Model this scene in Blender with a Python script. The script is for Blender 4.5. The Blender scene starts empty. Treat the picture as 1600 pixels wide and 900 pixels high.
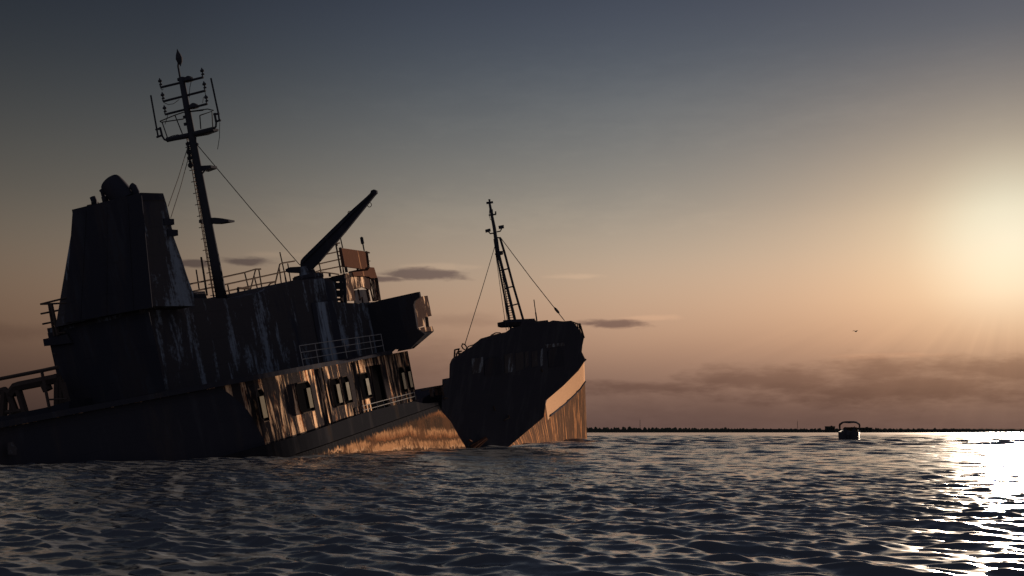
import bpy, bmesh, math, random
import numpy as np
from mathutils import Vector, Matrix
random.seed(7); rng = np.random.default_rng(11)
R = math.radians
scn = bpy.context.scene
COL = scn.collection

# ------------------------------------------------------------------ camera
FPX, CAMH, HZ = 1715.0, 1.3, 675.0           # focal length in photo pixels, eye height, horizon row
cam_d = bpy.data.cameras.new('camera'); cam = bpy.data.objects.new('camera', cam_d); COL.objects.link(cam)
cam_d.sensor_width = 36.0; cam_d.lens = 36.0 * FPX / 1600.0
cam_d.shift_y = (HZ - 450.0) / 1600.0
cam_d.clip_start = 0.1; cam_d.clip_end = 30000
cam.location = (0, 0, CAMH); cam.rotation_euler = (R(90), 0, 0)
scn.camera = cam

# ------------------------------------------------------------------ light
SUN_AZ, SUN_EL = R(24.6), R(9.0)
EXPO = 2.6
SUN_STRENGTH = 5.0
scn.view_settings.view_transform = 'Standard'
scn.view_settings.look = 'None'
scn.view_settings.exposure = EXPO
scn.view_settings.gamma = 1.0
scn.view_settings.use_curve_mapping = False
sun_dir = Vector((math.cos(SUN_EL)*math.sin(SUN_AZ), math.cos(SUN_EL)*math.cos(SUN_AZ), math.sin(SUN_EL)))
sl = bpy.data.lights.new('sun', 'SUN'); sl.energy = SUN_STRENGTH; sl.angle = R(0.6); sl.color = (1.0, 0.79, 0.60)
so = bpy.data.objects.new('sun', sl); COL.objects.link(so)
so.rotation_euler = (-sun_dir).to_track_quat('-Z', 'Y').to_euler()
so.location = (60, 120, 60)

def lin(r, g, b):
    f = lambda c: (c/255/12.92) if c/255 <= 0.04045 else ((c/255+0.055)/1.055)**2.4
    return (f(r), f(g), f(b))

# ---- world: Nishita plus a hazy sunset sky built on direction
w = bpy.data.worlds.new('World'); scn.world = w; w.use_nodes = True
nt = w.node_tree; nt.nodes.clear(); N = nt.nodes; L = nt.links
def val(x):
    return x
def math_(op, a, b=None, c=None, clamp=False, tree=None):
    t = tree or nt
    n = t.nodes.new('ShaderNodeMath'); n.operation = op; n.use_clamp = clamp
    for i, v in enumerate((a, b, c)):
        if v is None: continue
        if isinstance(v, (int, float)): n.inputs[i].default_value = v
        else: t.links.new(v, n.inputs[i])
    return n.outputs[0]
def ramp_(fac, stops, interp='LINEAR', tree=None):
    t = tree or nt
    n = t.nodes.new('ShaderNodeValToRGB'); cr = n.color_ramp; cr.interpolation = interp
    while len(cr.elements) < len(stops): cr.elements.new(0.5)
    for e, (p, c) in zip(cr.elements, stops):
        e.position = p; e.color = (c[0], c[1], c[2], 1) if not isinstance(c, (int, float)) else (c, c, c, 1)
    t.links.new(fac, n.inputs[0]); return n.outputs[0]
def mix_(fac, a, b, mode='MIX', tree=None):
    t = tree or nt
    n = t.nodes.new('ShaderNodeMix'); n.data_type = 'RGBA'; n.blend_type = mode
    for i, v in ((0, fac), (6, a), (7, b)):
        if isinstance(v, (int, float)): n.inputs[i].default_value = v if i == 0 else (v, v, v, 1)
        elif isinstance(v, tuple): n.inputs[i].default_value = (*v, 1)
        else: t.links.new(v, n.inputs[i])
    return n.outputs[2]

tc = N.new('ShaderNodeTexCoord')
sep = N.new('ShaderNodeSeparateXYZ'); L.new(tc.outputs['Generated'], sep.inputs[0])
dx, dy, dz = sep.outputs
az = math_('MULTIPLY', math_('ARCTAN2', dx, dy), 180/math.pi)           # degrees, 0 = ahead, + right
el = math_('MULTIPLY', math_('ARCSINE', dz), 180/math.pi)
# colour by elevation for the middle of the view
eln = math_('DIVIDE', el, 40.0, clamp=True)
def es(deg): return deg/40.0
base = ramp_(eln, [
    (es(0.0),  lin(99, 77, 72)), (es(1.3), lin(112, 88, 80)), (es(3.3), lin(152, 119, 102)), (es(5.2), lin(188, 150, 124)),
    (es(7.2), lin(196, 165, 139)), (es(9.2), lin(183, 165, 145)), (es(11.6), lin(150, 144, 134)), (es(14.6), lin(118, 120, 120)),
    (es(18.0), lin(84, 92, 102)), (es(21.5), lin(65, 73, 89)), (es(38.0), lin(40, 48, 63))], 'B_SPLINE')
# darker to the left, and a dim bluish sky behind the viewer
azn = math_('DIVIDE', math_('ADD', az, 180.0), 360.0)
azf = ramp_(azn, [(0.0, .3), ((180-70)/360, .3), ((180-27)/360, .32), ((180-17)/360, .44), ((180-4)/360, .80), ((180+6)/360, 1.0),
                  ((180+24)/360, 1.13), ((180+45)/360, .7), ((180+90)/360, .3), (1.0, .3)])
back_dark = mix_(1.0, base, azf, 'MULTIPLY')
# the eastern sky behind the viewer: an even, cool twilight
back = ramp_(math_('DIVIDE', math_('ABSOLUTE', az), 180.0), [(.32, 0.0), (.62, 1.0)], 'EASE')
back_dark = mix_(back, back_dark, (.22, .235, .31))
# wide warm glow of the veiled sun
dotn = N.new('ShaderNodeVectorMath'); dotn.operation = 'DOT_PRODUCT'
L.new(tc.outputs['Generated'], dotn.inputs[0]); dotn.inputs[1].default_value = sun_dir
ang = math_('MULTIPLY', math_('ARCCOSINE', math_('MINIMUM', dotn.outputs['Value'], 0.999999)), 180/math.pi)
angn = math_('DIVIDE', ang, 30.0, clamp=True)
glow = ramp_(angn, [(0.0, (.46, .47, .36)), (2.0/30, (.42, .41, .29)), (3.5/30, (.35, .285, .175)), (5.0/30, (.255, .170, .085)),
                    (7.5/30, (.165, .092, .040)), (10.5/30, (.092, .046, .019)), (15/30, (.032, .016, .007)), (20/30, (.006, .003, .001)), (1.0, (0, 0, 0))], 'B_SPLINE')
# the glow is swallowed by the thick haze bank near the horizon
hz = ramp_(math_('DIVIDE', el, 12.0, clamp=True), [(0.0, .16), (1.2/12, .20), (3.0/12, .30), (4.6/12, .72), (6.6/12, 1.0), (1.0, 1.0)])
hz = math_('MULTIPLY', hz, ramp_(math_('DIVIDE', el, 30.0, clamp=True), [(10.5/30, 1.0), (14/30, .6), (19/30, .12), (1.0, .0)]))
glow2 = mix_(1.0, glow, hz, 'MULTIPLY')
sky = mix_(1.0, back_dark, glow2, 'ADD')

# clouds: soft patches placed by azimuth / elevation, broken up by noise
cv = N.new('ShaderNodeCombineXYZ'); L.new(az, cv.inputs[0]); L.new(math_('MULTIPLY', el, 3.6), cv.inputs[1])
def noise_(vec, scale, detail=6, rough=.55, tree=None, dist=0.0):
    t = tree or nt
    n = t.nodes.new('ShaderNodeTexNoise'); n.inputs['Scale'].default_value = scale
    n.inputs['Detail'].default_value = detail; n.inputs['Roughness'].default_value = rough; n.inputs['Distortion'].default_value = dist
    t.links.new(vec, n.inputs['Vector']); return n.outputs['Fac']
n1 = noise_(cv.outputs[0], .33, 7, .58); n2 = noise_(cv.outputs[0], 1.1, 5, .6)
nn = math_('ADD', math_('MULTIPLY', math_('SUBTRACT', n1, .5), 2.4), math_('MULTIPLY', math_('SUBTRACT', n2, .5), 1.0))
def px_dir(px, py):
    x, z = (px-800)/FPX, (HZ-py)/FPX
    return math.degrees(math.atan(x)), math.degrees(math.atan(z/math.sqrt(1+x*x)))
def blob(px, py, rx, ry):
    a, e = px_dir(px, py); sc = math.degrees(1/FPX)
    u = math_('DIVIDE', math_('SUBTRACT', az, a), rx*sc); v = math_('DIVIDE', math_('SUBTRACT', el, e), ry*sc)
    d = math_('SQRT', math_('ADD', math_('MULTIPLY', u, u), math_('MULTIPLY', v, v)))
    return math_('SUBTRACT', 1.0, d)
def soft(x, lo, hi):
    n = N.new('ShaderNodeMapRange'); n.interpolation_type = 'SMOOTHSTEP'
    n.inputs['From Min'].default_value = lo; n.inputs['From Max'].default_value = hi; L.new(x, n.inputs['Value']); return n.outputs['Result']
def cloud(sky, shapes, col, lo, hi, amount, nz=.75):
    m = None
    for s in shapes:
        b = blob(*s); m = b if m is None else math_('MAXIMUM', m, b)
    k = soft(math_('ADD', m, math_('MULTIPLY', nn, nz)), lo, hi)
    return mix_(math_('MULTIPLY', k, amount), sky, col, 'MULTIPLY')
sky = cloud(sky, [(660, 429, 75, 11), (385, 409, 45, 10), (600, 436, 40, 6), (950, 506, 70, 9), (300, 412, 36, 6)], (.40, .38, .45), -.1, .6, .95)
sky = cloud(sky, [(1210, 594, 210, 26), (1380, 578, 130, 26), (1560, 578, 220, 26), (1010, 606, 150, 14), (1420, 606, 330, 34)], (.60, .56, .58), -.15, .85, .85)
sky = cloud(sky, [(700, 500, 110, 14), (650, 560, 180, 40), (40, 520, 120, 16), (1200, 640, 400, 44)], (.78, .76, .78), -.2, 1.0, .7)
# bright rims above the small clouds, faint high cirrus
sky = cloud(sky, [(690, 417, 90, 8), (420, 397, 60, 8), (900, 432, 60, 6), (1010, 497, 60, 6), (1380, 556, 110, 6)], (1.22, 1.18, 1.14), 0, .8, .7)
sky = cloud(sky, [(1000, 160, 700, 120), (700, 330, 600, 60)], (1.10, 1.09, 1.07), .1, 1.3, .8, .9)

# faint crepuscular rays fanning down from the veiled sun
phi = math_('ARCTAN2', math_('SUBTRACT', el, math.degrees(SUN_EL)), math_('SUBTRACT', az, math.degrees(SUN_AZ)))
rv = N.new('ShaderNodeCombineXYZ'); L.new(math_('MULTIPLY', phi, 9.0), rv.inputs[0])
rn = noise_(rv.outputs[0], 1.0, 3, .5)
rmask = math_('MULTIPLY', ramp_(math_('DIVIDE', el, 10.0, clamp=True), [(0.0, .9), (.42, 1.0), (.58, 0.0)]), ramp_(math_('DIVIDE', ang, 24.0, clamp=True), [(0.0, 1.0), (.5, .7), (1.0, 0.0)]))
sky = mix_(rmask, sky, mix_(1.0, sky, ramp_(rn, [(.35, (.945, .94, .94)), (.65, (1.06, 1.05, 1.03))]), 'MULTIPLY'))
below = mix_(soft(el, -1.5, 0.0), (0.010, 0.011, 0.014), sky)
bg = N.new('ShaderNodeBackground'); L.new(below, bg.inputs[0]); bg.inputs[1].default_value = 0.97 / 2**EXPO
nish = N.new('ShaderNodeTexSky'); nish.sky_type = 'NISHITA'; nish.sun_disc = False
nish.sun_elevation = SUN_EL; nish.sun_rotation = SUN_AZ; nish.dust_density = 4.0; nish.air_density = 1.5
bg2 = N.new('ShaderNodeBackground'); L.new(nish.outputs[0], bg2.inputs[0]); bg2.inputs[1].default_value = 0.0008 / 2**EXPO
add = N.new('ShaderNodeAddShader'); L.new(bg.outputs[0], add.inputs[0]); L.new(bg2.outputs[0], add.inputs[1])
wo = N.new('ShaderNodeOutputWorld'); L.new(add.outputs[0], wo.inputs[0])
scn.cycles.sample_clamp_indirect = 4.0

# ------------------------------------------------------------------ helpers
def pt(px, py, Y): return Vector(((px-800)/FPX*Y, Y, CAMH+(HZ-py)/FPX*Y))

class MB:
    def __init__(self): self.v = []; self.f = []; self.mi = []; self.marks = []; self.cuts = []
    def mark(self): self.marks.append(len(self.f)); return self
    def add(self, vs, fs, m=0):
        o = len(self.v); self.v += [tuple(p) for p in vs]; self.cuts.append(len(self.f))
        for f in fs: self.f.append([i+o for i in f]); self.mi.append(m)
        return self
    def prism(self, poly, vec, m=0):
        n = len(poly); vec = Vector(vec); a = [Vector(p) for p in poly]
        return self.add(a+[p+vec for p in a], [list(range(n)), list(range(2*n-1, n-1, -1))]+[[i, i+n, (i+1) % n+n, (i+1) % n] for i in range(n)], m)
    def loft(self, a, b, m=0):
        n = len(a)
        return self.add(list(a)+list(b), [list(range(n)), list(range(2*n-1, n-1, -1))]+[[i, i+n, (i+1) % n+n, (i+1) % n] for i in range(n)], m)
    def box(self, x0, x1, y0, y1, z0, z1, m=0):
        return self.prism([(x0, y0, z0), (x1, y0, z0), (x1, y1, z0), (x0, y1, z0)], (0, 0, z1-z0), m)
    def tube(self, pts, r, n=7, r2=None, m=0):
        P = [Vector(p) for p in pts]; k = len(P); r2 = r if r2 is None else r2
        rings = []; prev = None
        for i, p in enumerate(P):
            d = (P[min(i+1, k-1)]-P[max(i-1, 0)]).normalized()
            a = d.cross(Vector((0.13, 0.21, 0.97)) if abs(d.z) < .9 else Vector((1, 0.1, 0.05))).normalized()
            if prev is not None:
                a = (prev - d*prev.dot(d)).normalized()
            prev = a; b = d.cross(a); rr = r+(r2-r)*i/max(1, k-1)
            rings.append([p+(a*math.cos(2*math.pi*j/n)+b*math.sin(2*math.pi*j/n))*rr for j in range(n)])
        vs = [q for g in rings for q in g]; fs = [list(range(n-1, -1, -1)), list(range((k-1)*n, k*n))]
        for i in range(k-1):
            for j in range(n): fs.append([i*n+j, i*n+(j+1) % n, (i+1)*n+(j+1) % n, (i+1)*n+j])
        return self.add(vs, fs, m)
    def beam(self, a, b, wd, ht, up=(0, 0, 1), w2=None, h2=None, m=0):
        a, b = Vector(a), Vector(b); d = (b-a).normalized(); s = d.cross(Vector(up)).normalized(); u = s.cross(d)
        w2 = wd if w2 is None else w2; h2 = ht if h2 is None else h2
        q = lambda p, ww, hh: [p+s*ww/2+u*hh/2, p-s*ww/2+u*hh/2, p-s*ww/2-u*hh/2, p+s*ww/2-u*hh/2]
        return self.loft(q(a, wd, ht), q(b, w2, h2), m)
    def lathe(self, prof, p0, ax=(0, 0, 1), n=10, m=0):
        ax = Vector(ax).normalized(); a = ax.orthogonal().normalized(); b = ax.cross(a); p0 = Vector(p0)
        vs = [p0+ax*h+(a*math.cos(2*math.pi*j/n)+b*math.sin(2*math.pi*j/n))*r for r, h in prof for j in range(n)]
        k = len(prof); fs = [list(range(n-1, -1, -1)), list(range((k-1)*n, k*n))]
        for i in range(k-1):
            for j in range(n): fs.append([i*n+j, i*n+(j+1) % n, (i+1)*n+(j+1) % n, (i+1)*n+j])
        return self.add(vs, fs, m)
    def grid(self, rows, m=0):
        k, n = len(rows), len(rows[0])
        return self.add([p for r in rows for p in r], [[i*n+j, i*n+j+1, (i+1)*n+j+1, (i+1)*n+j] for i in range(k-1) for j in range(n-1)], m)
    def build(self, name, mats, parent=None, smooth=False, label=None):
        me = bpy.data.meshes.new(name); me.from_pydata(self.v, [], self.f)
        for mt in (mats if isinstance(mats, (list, tuple)) else [mats]): me.materials.append(mt)
        me.polygons.foreach_set('material_index', self.mi)
        bm = bmesh.new(); bm.from_mesh(me); bmesh.ops.recalc_face_normals(bm, faces=bm.faces); bm.to_mesh(me); bm.free()
        if smooth: me.polygons.foreach_set('use_smooth', [True]*len(me.polygons))
        o = bpy.data.objects.new(name, me); COL.objects.link(o)
        if parent: o.parent = parent
        if label: o['label'] = label
        return o
def build_each(mb, name, mats, parent=None, smooth=False):
    """one object per piece: pieces start at mark(), or at every primitive when nothing was marked"""
    cuts = sorted(set(mb.marks or mb.cuts)); cuts = cuts+[len(mb.f)]; out = []
    for a, b in zip(cuts, cuts[1:]):
        fs = mb.f[a:b]; ids = sorted({i for f in fs for i in f}); ix = {v: k for k, v in enumerate(ids)}
        q = MB(); q.v = [mb.v[i] for i in ids]; q.f = [[ix[i] for i in f] for f in fs]; q.mi = mb.mi[a:b]
        out.append(q.build(name, mats, parent, smooth))
    return out
def thing(name, label, cat, matrix=None, loc=None, group=None):
    o = bpy.data.objects.new(name, None); COL.objects.link(o); o.empty_display_size = .5
    if matrix is not None: o.matrix_world = matrix
    if loc is not None: o.location = loc
    o['label'] = label; o['category'] = cat
    if group: o['group'] = group
    return o

# ------------------------------------------------------------------ materials
def new_mat(name):
    global nt
    m = bpy.data.materials.new(name); m.use_nodes = True; nt = m.node_tree          # node helpers now build into this tree
    return m, m.node_tree, m.node_tree.nodes['Principled BSDF']
def peeling(name, paint, rust, dark, cover=.5, darkness=.4, streak=(1.6, 1.6, .28), scale=1.0, bump=.03, rough=.95, coord='Object', sootline=None, grime=.55):
    """old ship paint: paint peeling to rust with black scale, streaked down the plate"""
    m, t, b = new_mat(name)
    tcn = t.nodes.new('ShaderNodeTexCoord'); mp = t.nodes.new('ShaderNodeMapping'); mp.inputs['Scale'].default_value = tuple(s*scale for s in streak)
    t.links.new(tcn.outputs[coord], mp.inputs[0]); v = mp.outputs[0]
    a = noise_(v, 1.0, 9, .66, t, .35); c = noise_(v, .42, 6, .6, t, .2); d = noise_(tcn.outputs['Object'], 5.0, 6, .7, t)
    fine = noise_(v, 6.0, 5, .7, t)
    pm = ramp_(math_('ADD', a, math_('MULTIPLY', math_('SUBTRACT', d, .5), .25), tree=t), [(max(0, .5-(cover-.5)*.5-.03), 0.0), (min(1, .5-(cover-.5)*.5+.05), 1.0)], tree=t)
    col = mix_(pm, rust, paint, tree=t)
    col = mix_(math_('MULTIPLY', fine, grime, tree=t), col, mix_(.5, rust, dark, tree=t), tree=t)
    dm = ramp_(math_('ADD', c, math_('MULTIPLY', math_('SUBTRACT', a, .5), .6), tree=t), [(max(0, .5-(darkness-.5)*.5-.02), 1.0), (min(1, .5-(darkness-.5)*.5+.10), 0.0)], tree=t)
    dmi = math_('SUBTRACT', 1.0, dm, tree=t)
    col = mix_(dm if darkness > 0 else 0.0, col, dark, tree=t) if darkness > 0 else col
    if sootline is not None:                                             # black scale below a ragged line
        sz = t.nodes.new('ShaderNodeSeparateXYZ'); t.links.new(tcn.outputs['Object'], sz.inputs[0])
        lz = math_('ADD', math_('SUBTRACT', sz.outputs[2], sootline, tree=t), math_('ADD', math_('MULTIPLY', math_('SUBTRACT', a, .5, tree=t), 3.2, tree=t), math_('MULTIPLY', math_('SUBTRACT', c, .5, tree=t), 3.0, tree=t), tree=t), tree=t)
        col = mix_(ramp_(math_('ADD', lz, .5, tree=t), [(.38, 1.0), (.62, 0.0)], tree=t), col, dark, tree=t)
    t.links.new(col, b.inputs['Base Color']); b.inputs['Roughness'].default_value = rough
    b.inputs['Specular IOR Level'].default_value = 0
    bp = t.nodes.new('ShaderNodeBump'); bp.inputs['Strength'].default_value = 1.0; bp.inputs['Distance'].default_value = bump
    h = math_('ADD', math_('MULTIPLY', a, .6, tree=t), math_('ADD', math_('MULTIPLY', d, .25, tree=t), noise_(tcn.outputs['Object'], .9, 2, .5, t), tree=t), tree=t)
    br = t.nodes.new('ShaderNodeTexBrick'); br.inputs['Scale'].default_value = 1.0; br.inputs['Mortar Size'].default_value = .012; br.inputs['Brick Width'].default_value = 2.6; br.inputs['Row Height'].default_value = 1.45; br.inputs['Mortar Smooth'].default_value = .3
    cx_ = t.nodes.new('ShaderNodeSeparateXYZ'); t.links.new(tcn.outputs[coord], cx_.inputs[0]); cy_ = t.nodes.new('ShaderNodeCombineXYZ')
    t.links.new(cx_.outputs[0], cy_.inputs[0]); t.links.new(cx_.outputs[2 if coord == 'Object' else 1], cy_.inputs[1]); t.links.new(cy_.outputs[0], br.inputs['Vector'])
    h = math_('ADD', h, math_('MULTIPLY', br.outputs['Fac'], .9, tree=t), tree=t)
    h = math_('ADD', h, math_('MULTIPLY', noise_(tcn.outputs['Object'], .55, 2, .5, t), 2.5, tree=t), tree=t)
    t.links.new(h, bp.inputs['Height']); t.links.new(bp.outputs[0], b.inputs['Normal'])
    return m
M_dark = peeling('sooty_steel', (.025, .026, .032), (.025, .022, .024), (.018, .018, .023), .4, .5, bump=.006)
M_black = peeling('black_hull_paint', (.028, .029, .036), (.028, .025, .028), (.021, .021, .027), .6, .45, bump=.004)
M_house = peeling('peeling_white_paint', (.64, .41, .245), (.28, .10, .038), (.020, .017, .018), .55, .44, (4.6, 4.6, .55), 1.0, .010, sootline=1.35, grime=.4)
M_grey = peeling('weathered_grey_paint', (.13, .15, .18), (.034, .030, .031), (.019, .020, .027), .36, .84, (1.1, 1.1, .2), 1.0, .008)
M_bleach = peeling('bleached_grey_paint', (.16, .19, .23), (.06, .055, .055), (.021, .021, .027), .5, .52, (1.6, 1.6, .16), 1.0, .008)
M_rust = peeling('rusted_plate', (.30, .16, .09), (.22, .09, .045), (.05, .025, .018), .5, .2, (3.5, 3.5, .4), 1.0, .006)
M_wheel = peeling('orange_rusted_paint', (.58, .40, .27), (.30, .13, .06), (.03, .02, .018), .62, .34, (2.2, 2.2, .7), 1.3, .012)
M_white = peeling('white_band_paint', (.86, .84, .81), (.52, .33, .2), (.22, .13, .08), .84, .06, (2.2, .28, 1), 1.4, .004, coord='UV', grime=.15)
def plain(name, col, rough=.6, metal=0.0, noise=.3, spec=0.0):
    m, t, b = new_mat(name)
    tcn = t.nodes.new('ShaderNodeTexCoord'); n = noise_(tcn.outputs['Object'], 3.0, 5, .6, t)
    c = mix_(math_('MULTIPLY', n, noise, tree=t), col, tuple(x*.35 for x in col), tree=t)
    t.links.new(c, b.inputs['Base Color']); b.inputs['Roughness'].default_value = rough; b.inputs['Metallic'].default_value = metal
    b.inputs['Specular IOR Level'].default_value = spec
    return m
M_rail = plain('rusty_pipe', (.045, .034, .029), .8)
M_pale = plain('highlit_rail', (.20, .19, .185), .8)  # rail pipe lightened: bright highlights along the rails put into the colour
M_wire = plain('wire_rope', (.03, .028, .028), .7)
M_mast = plain('mast_steel', (.024, .024, .028), .8)
M_soot = peeling('soot_black_plate', (.016, .016, .019), (.020, .015, .013), (.010, .010, .012), .5, .4, bump=.004)
M_void = plain('dark_opening', (.003, .003, .0035), .9)  # near-black stands in for the unlit inside of openings
def glass_mat():
    m, t, b = new_mat('salt_crusted_glass')
    tcn = t.nodes.new('ShaderNodeTexCoord'); n = noise_(tcn.outputs['Object'], 2.5, 4, .6, t)
    b.inputs['Base Color'].default_value = (.05, .04, .025, 1); b.inputs['IOR'].default_value = 1.42
    b.inputs['Specular IOR Level'].default_value = .5
    t.links.new(math_('ADD', math_('MULTIPLY', n, .05, tree=t), .05, tree=t), b.inputs['Roughness'])
    return m
M_glass = glass_mat()
def boot_top(name):
    """lower hull: pale scoured bands near the waterline, dark weed between, black paint above"""
    m, t, b = new_mat(name)
    tcn = t.nodes.new('ShaderNodeTexCoord'); geo = t.nodes.new('ShaderNodeNewGeometry')
    mp = t.nodes.new('ShaderNodeMapping'); mp.inputs['Scale'].default_value = (3.0, 3.0, .5); t.links.new(tcn.outputs['Object'], mp.inputs[0])
    a = noise_(mp.outputs[0], 1.1, 9, .68, t, .3); big = noise_(tcn.outputs['Object'], .16, 4, .6, t); d = noise_(tcn.outputs['Object'], 4.0, 7, .7, t)
    sp = t.nodes.new('ShaderNodeSeparateXYZ'); t.links.new(geo.outputs['Position'], sp.inputs[0])
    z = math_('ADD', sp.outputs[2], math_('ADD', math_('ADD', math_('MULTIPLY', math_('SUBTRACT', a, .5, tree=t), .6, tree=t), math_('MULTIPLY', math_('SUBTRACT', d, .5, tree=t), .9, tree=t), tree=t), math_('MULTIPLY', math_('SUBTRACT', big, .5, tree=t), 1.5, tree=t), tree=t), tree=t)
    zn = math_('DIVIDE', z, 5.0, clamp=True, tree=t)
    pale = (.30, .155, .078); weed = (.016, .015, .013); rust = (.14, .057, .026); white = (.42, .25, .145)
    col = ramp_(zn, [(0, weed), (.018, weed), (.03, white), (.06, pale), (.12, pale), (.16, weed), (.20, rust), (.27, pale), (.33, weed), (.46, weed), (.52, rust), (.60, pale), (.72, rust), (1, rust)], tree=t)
    col = mix_(math_('MULTIPLY', d, .6, tree=t), col, mix_(.5, rust, weed, tree=t), tree=t)
    mp2 = t.nodes.new('ShaderNodeMapping'); mp2.inputs['Scale'].default_value = (4.5, 4.5, 1.3); t.links.new(tcn.outputs['Object'], mp2.inputs[0])
    st_ = noise_(mp2.outputs[0], 1.0, 7, .7, t, .2); pt_ = noise_(tcn.outputs['Object'], .55, 5, .65, t)
    col = mix_(ramp_(math_('ADD', st_, math_('MULTIPLY', math_('SUBTRACT', pt_, .5, tree=t), 1.3, tree=t), tree=t), [(.40, .9), (.56, 0.0)], tree=t), col, mix_(.35, weed, rust, tree=t), tree=t)
    so_ = t.nodes.new('ShaderNodeSeparateXYZ'); t.links.new(tcn.outputs['Object'], so_.inputs[0])      # black topsides above a ragged paint line
    ln_ = math_('ADD', so_.outputs[2], math_('ADD', math_('MULTIPLY', math_('SUBTRACT', a, .5, tree=t), 1.1, tree=t), math_('MULTIPLY', math_('SUBTRACT', d, .5, tree=t), .5, tree=t), tree=t), tree=t)
    col = mix_(ramp_(math_('ADD', ln_, .5, tree=t), [(.38, 0.0), (.52, 1.0)], tree=t), col, (.013, .0125, .014), tree=t)
    t.links.new(col, b.inputs['Base Color']); b.inputs['Roughness'].default_value = .95; b.inputs['Specular IOR Level'].default_value = 0
    bp = t.nodes.new('ShaderNodeBump'); bp.inputs['Strength'].default_value = 1.0; bp.inputs['Distance'].default_value = .03
    t.links.new(math_('ADD', a, math_('MULTIPLY', d, .4, tree=t), tree=t), bp.inputs['Height']); t.links.new(bp.outputs[0], b.inputs['Normal'])
    return m
M_boot = boot_top('scoured_boot_topping')
M_bowplate = peeling('orange_bow_plate', (.25, .118, .054), (.15, .058, .026), (.045, .026, .018), .56, .40, (2.0, .28, 1), 1.2, .010, coord='UV')

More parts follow.
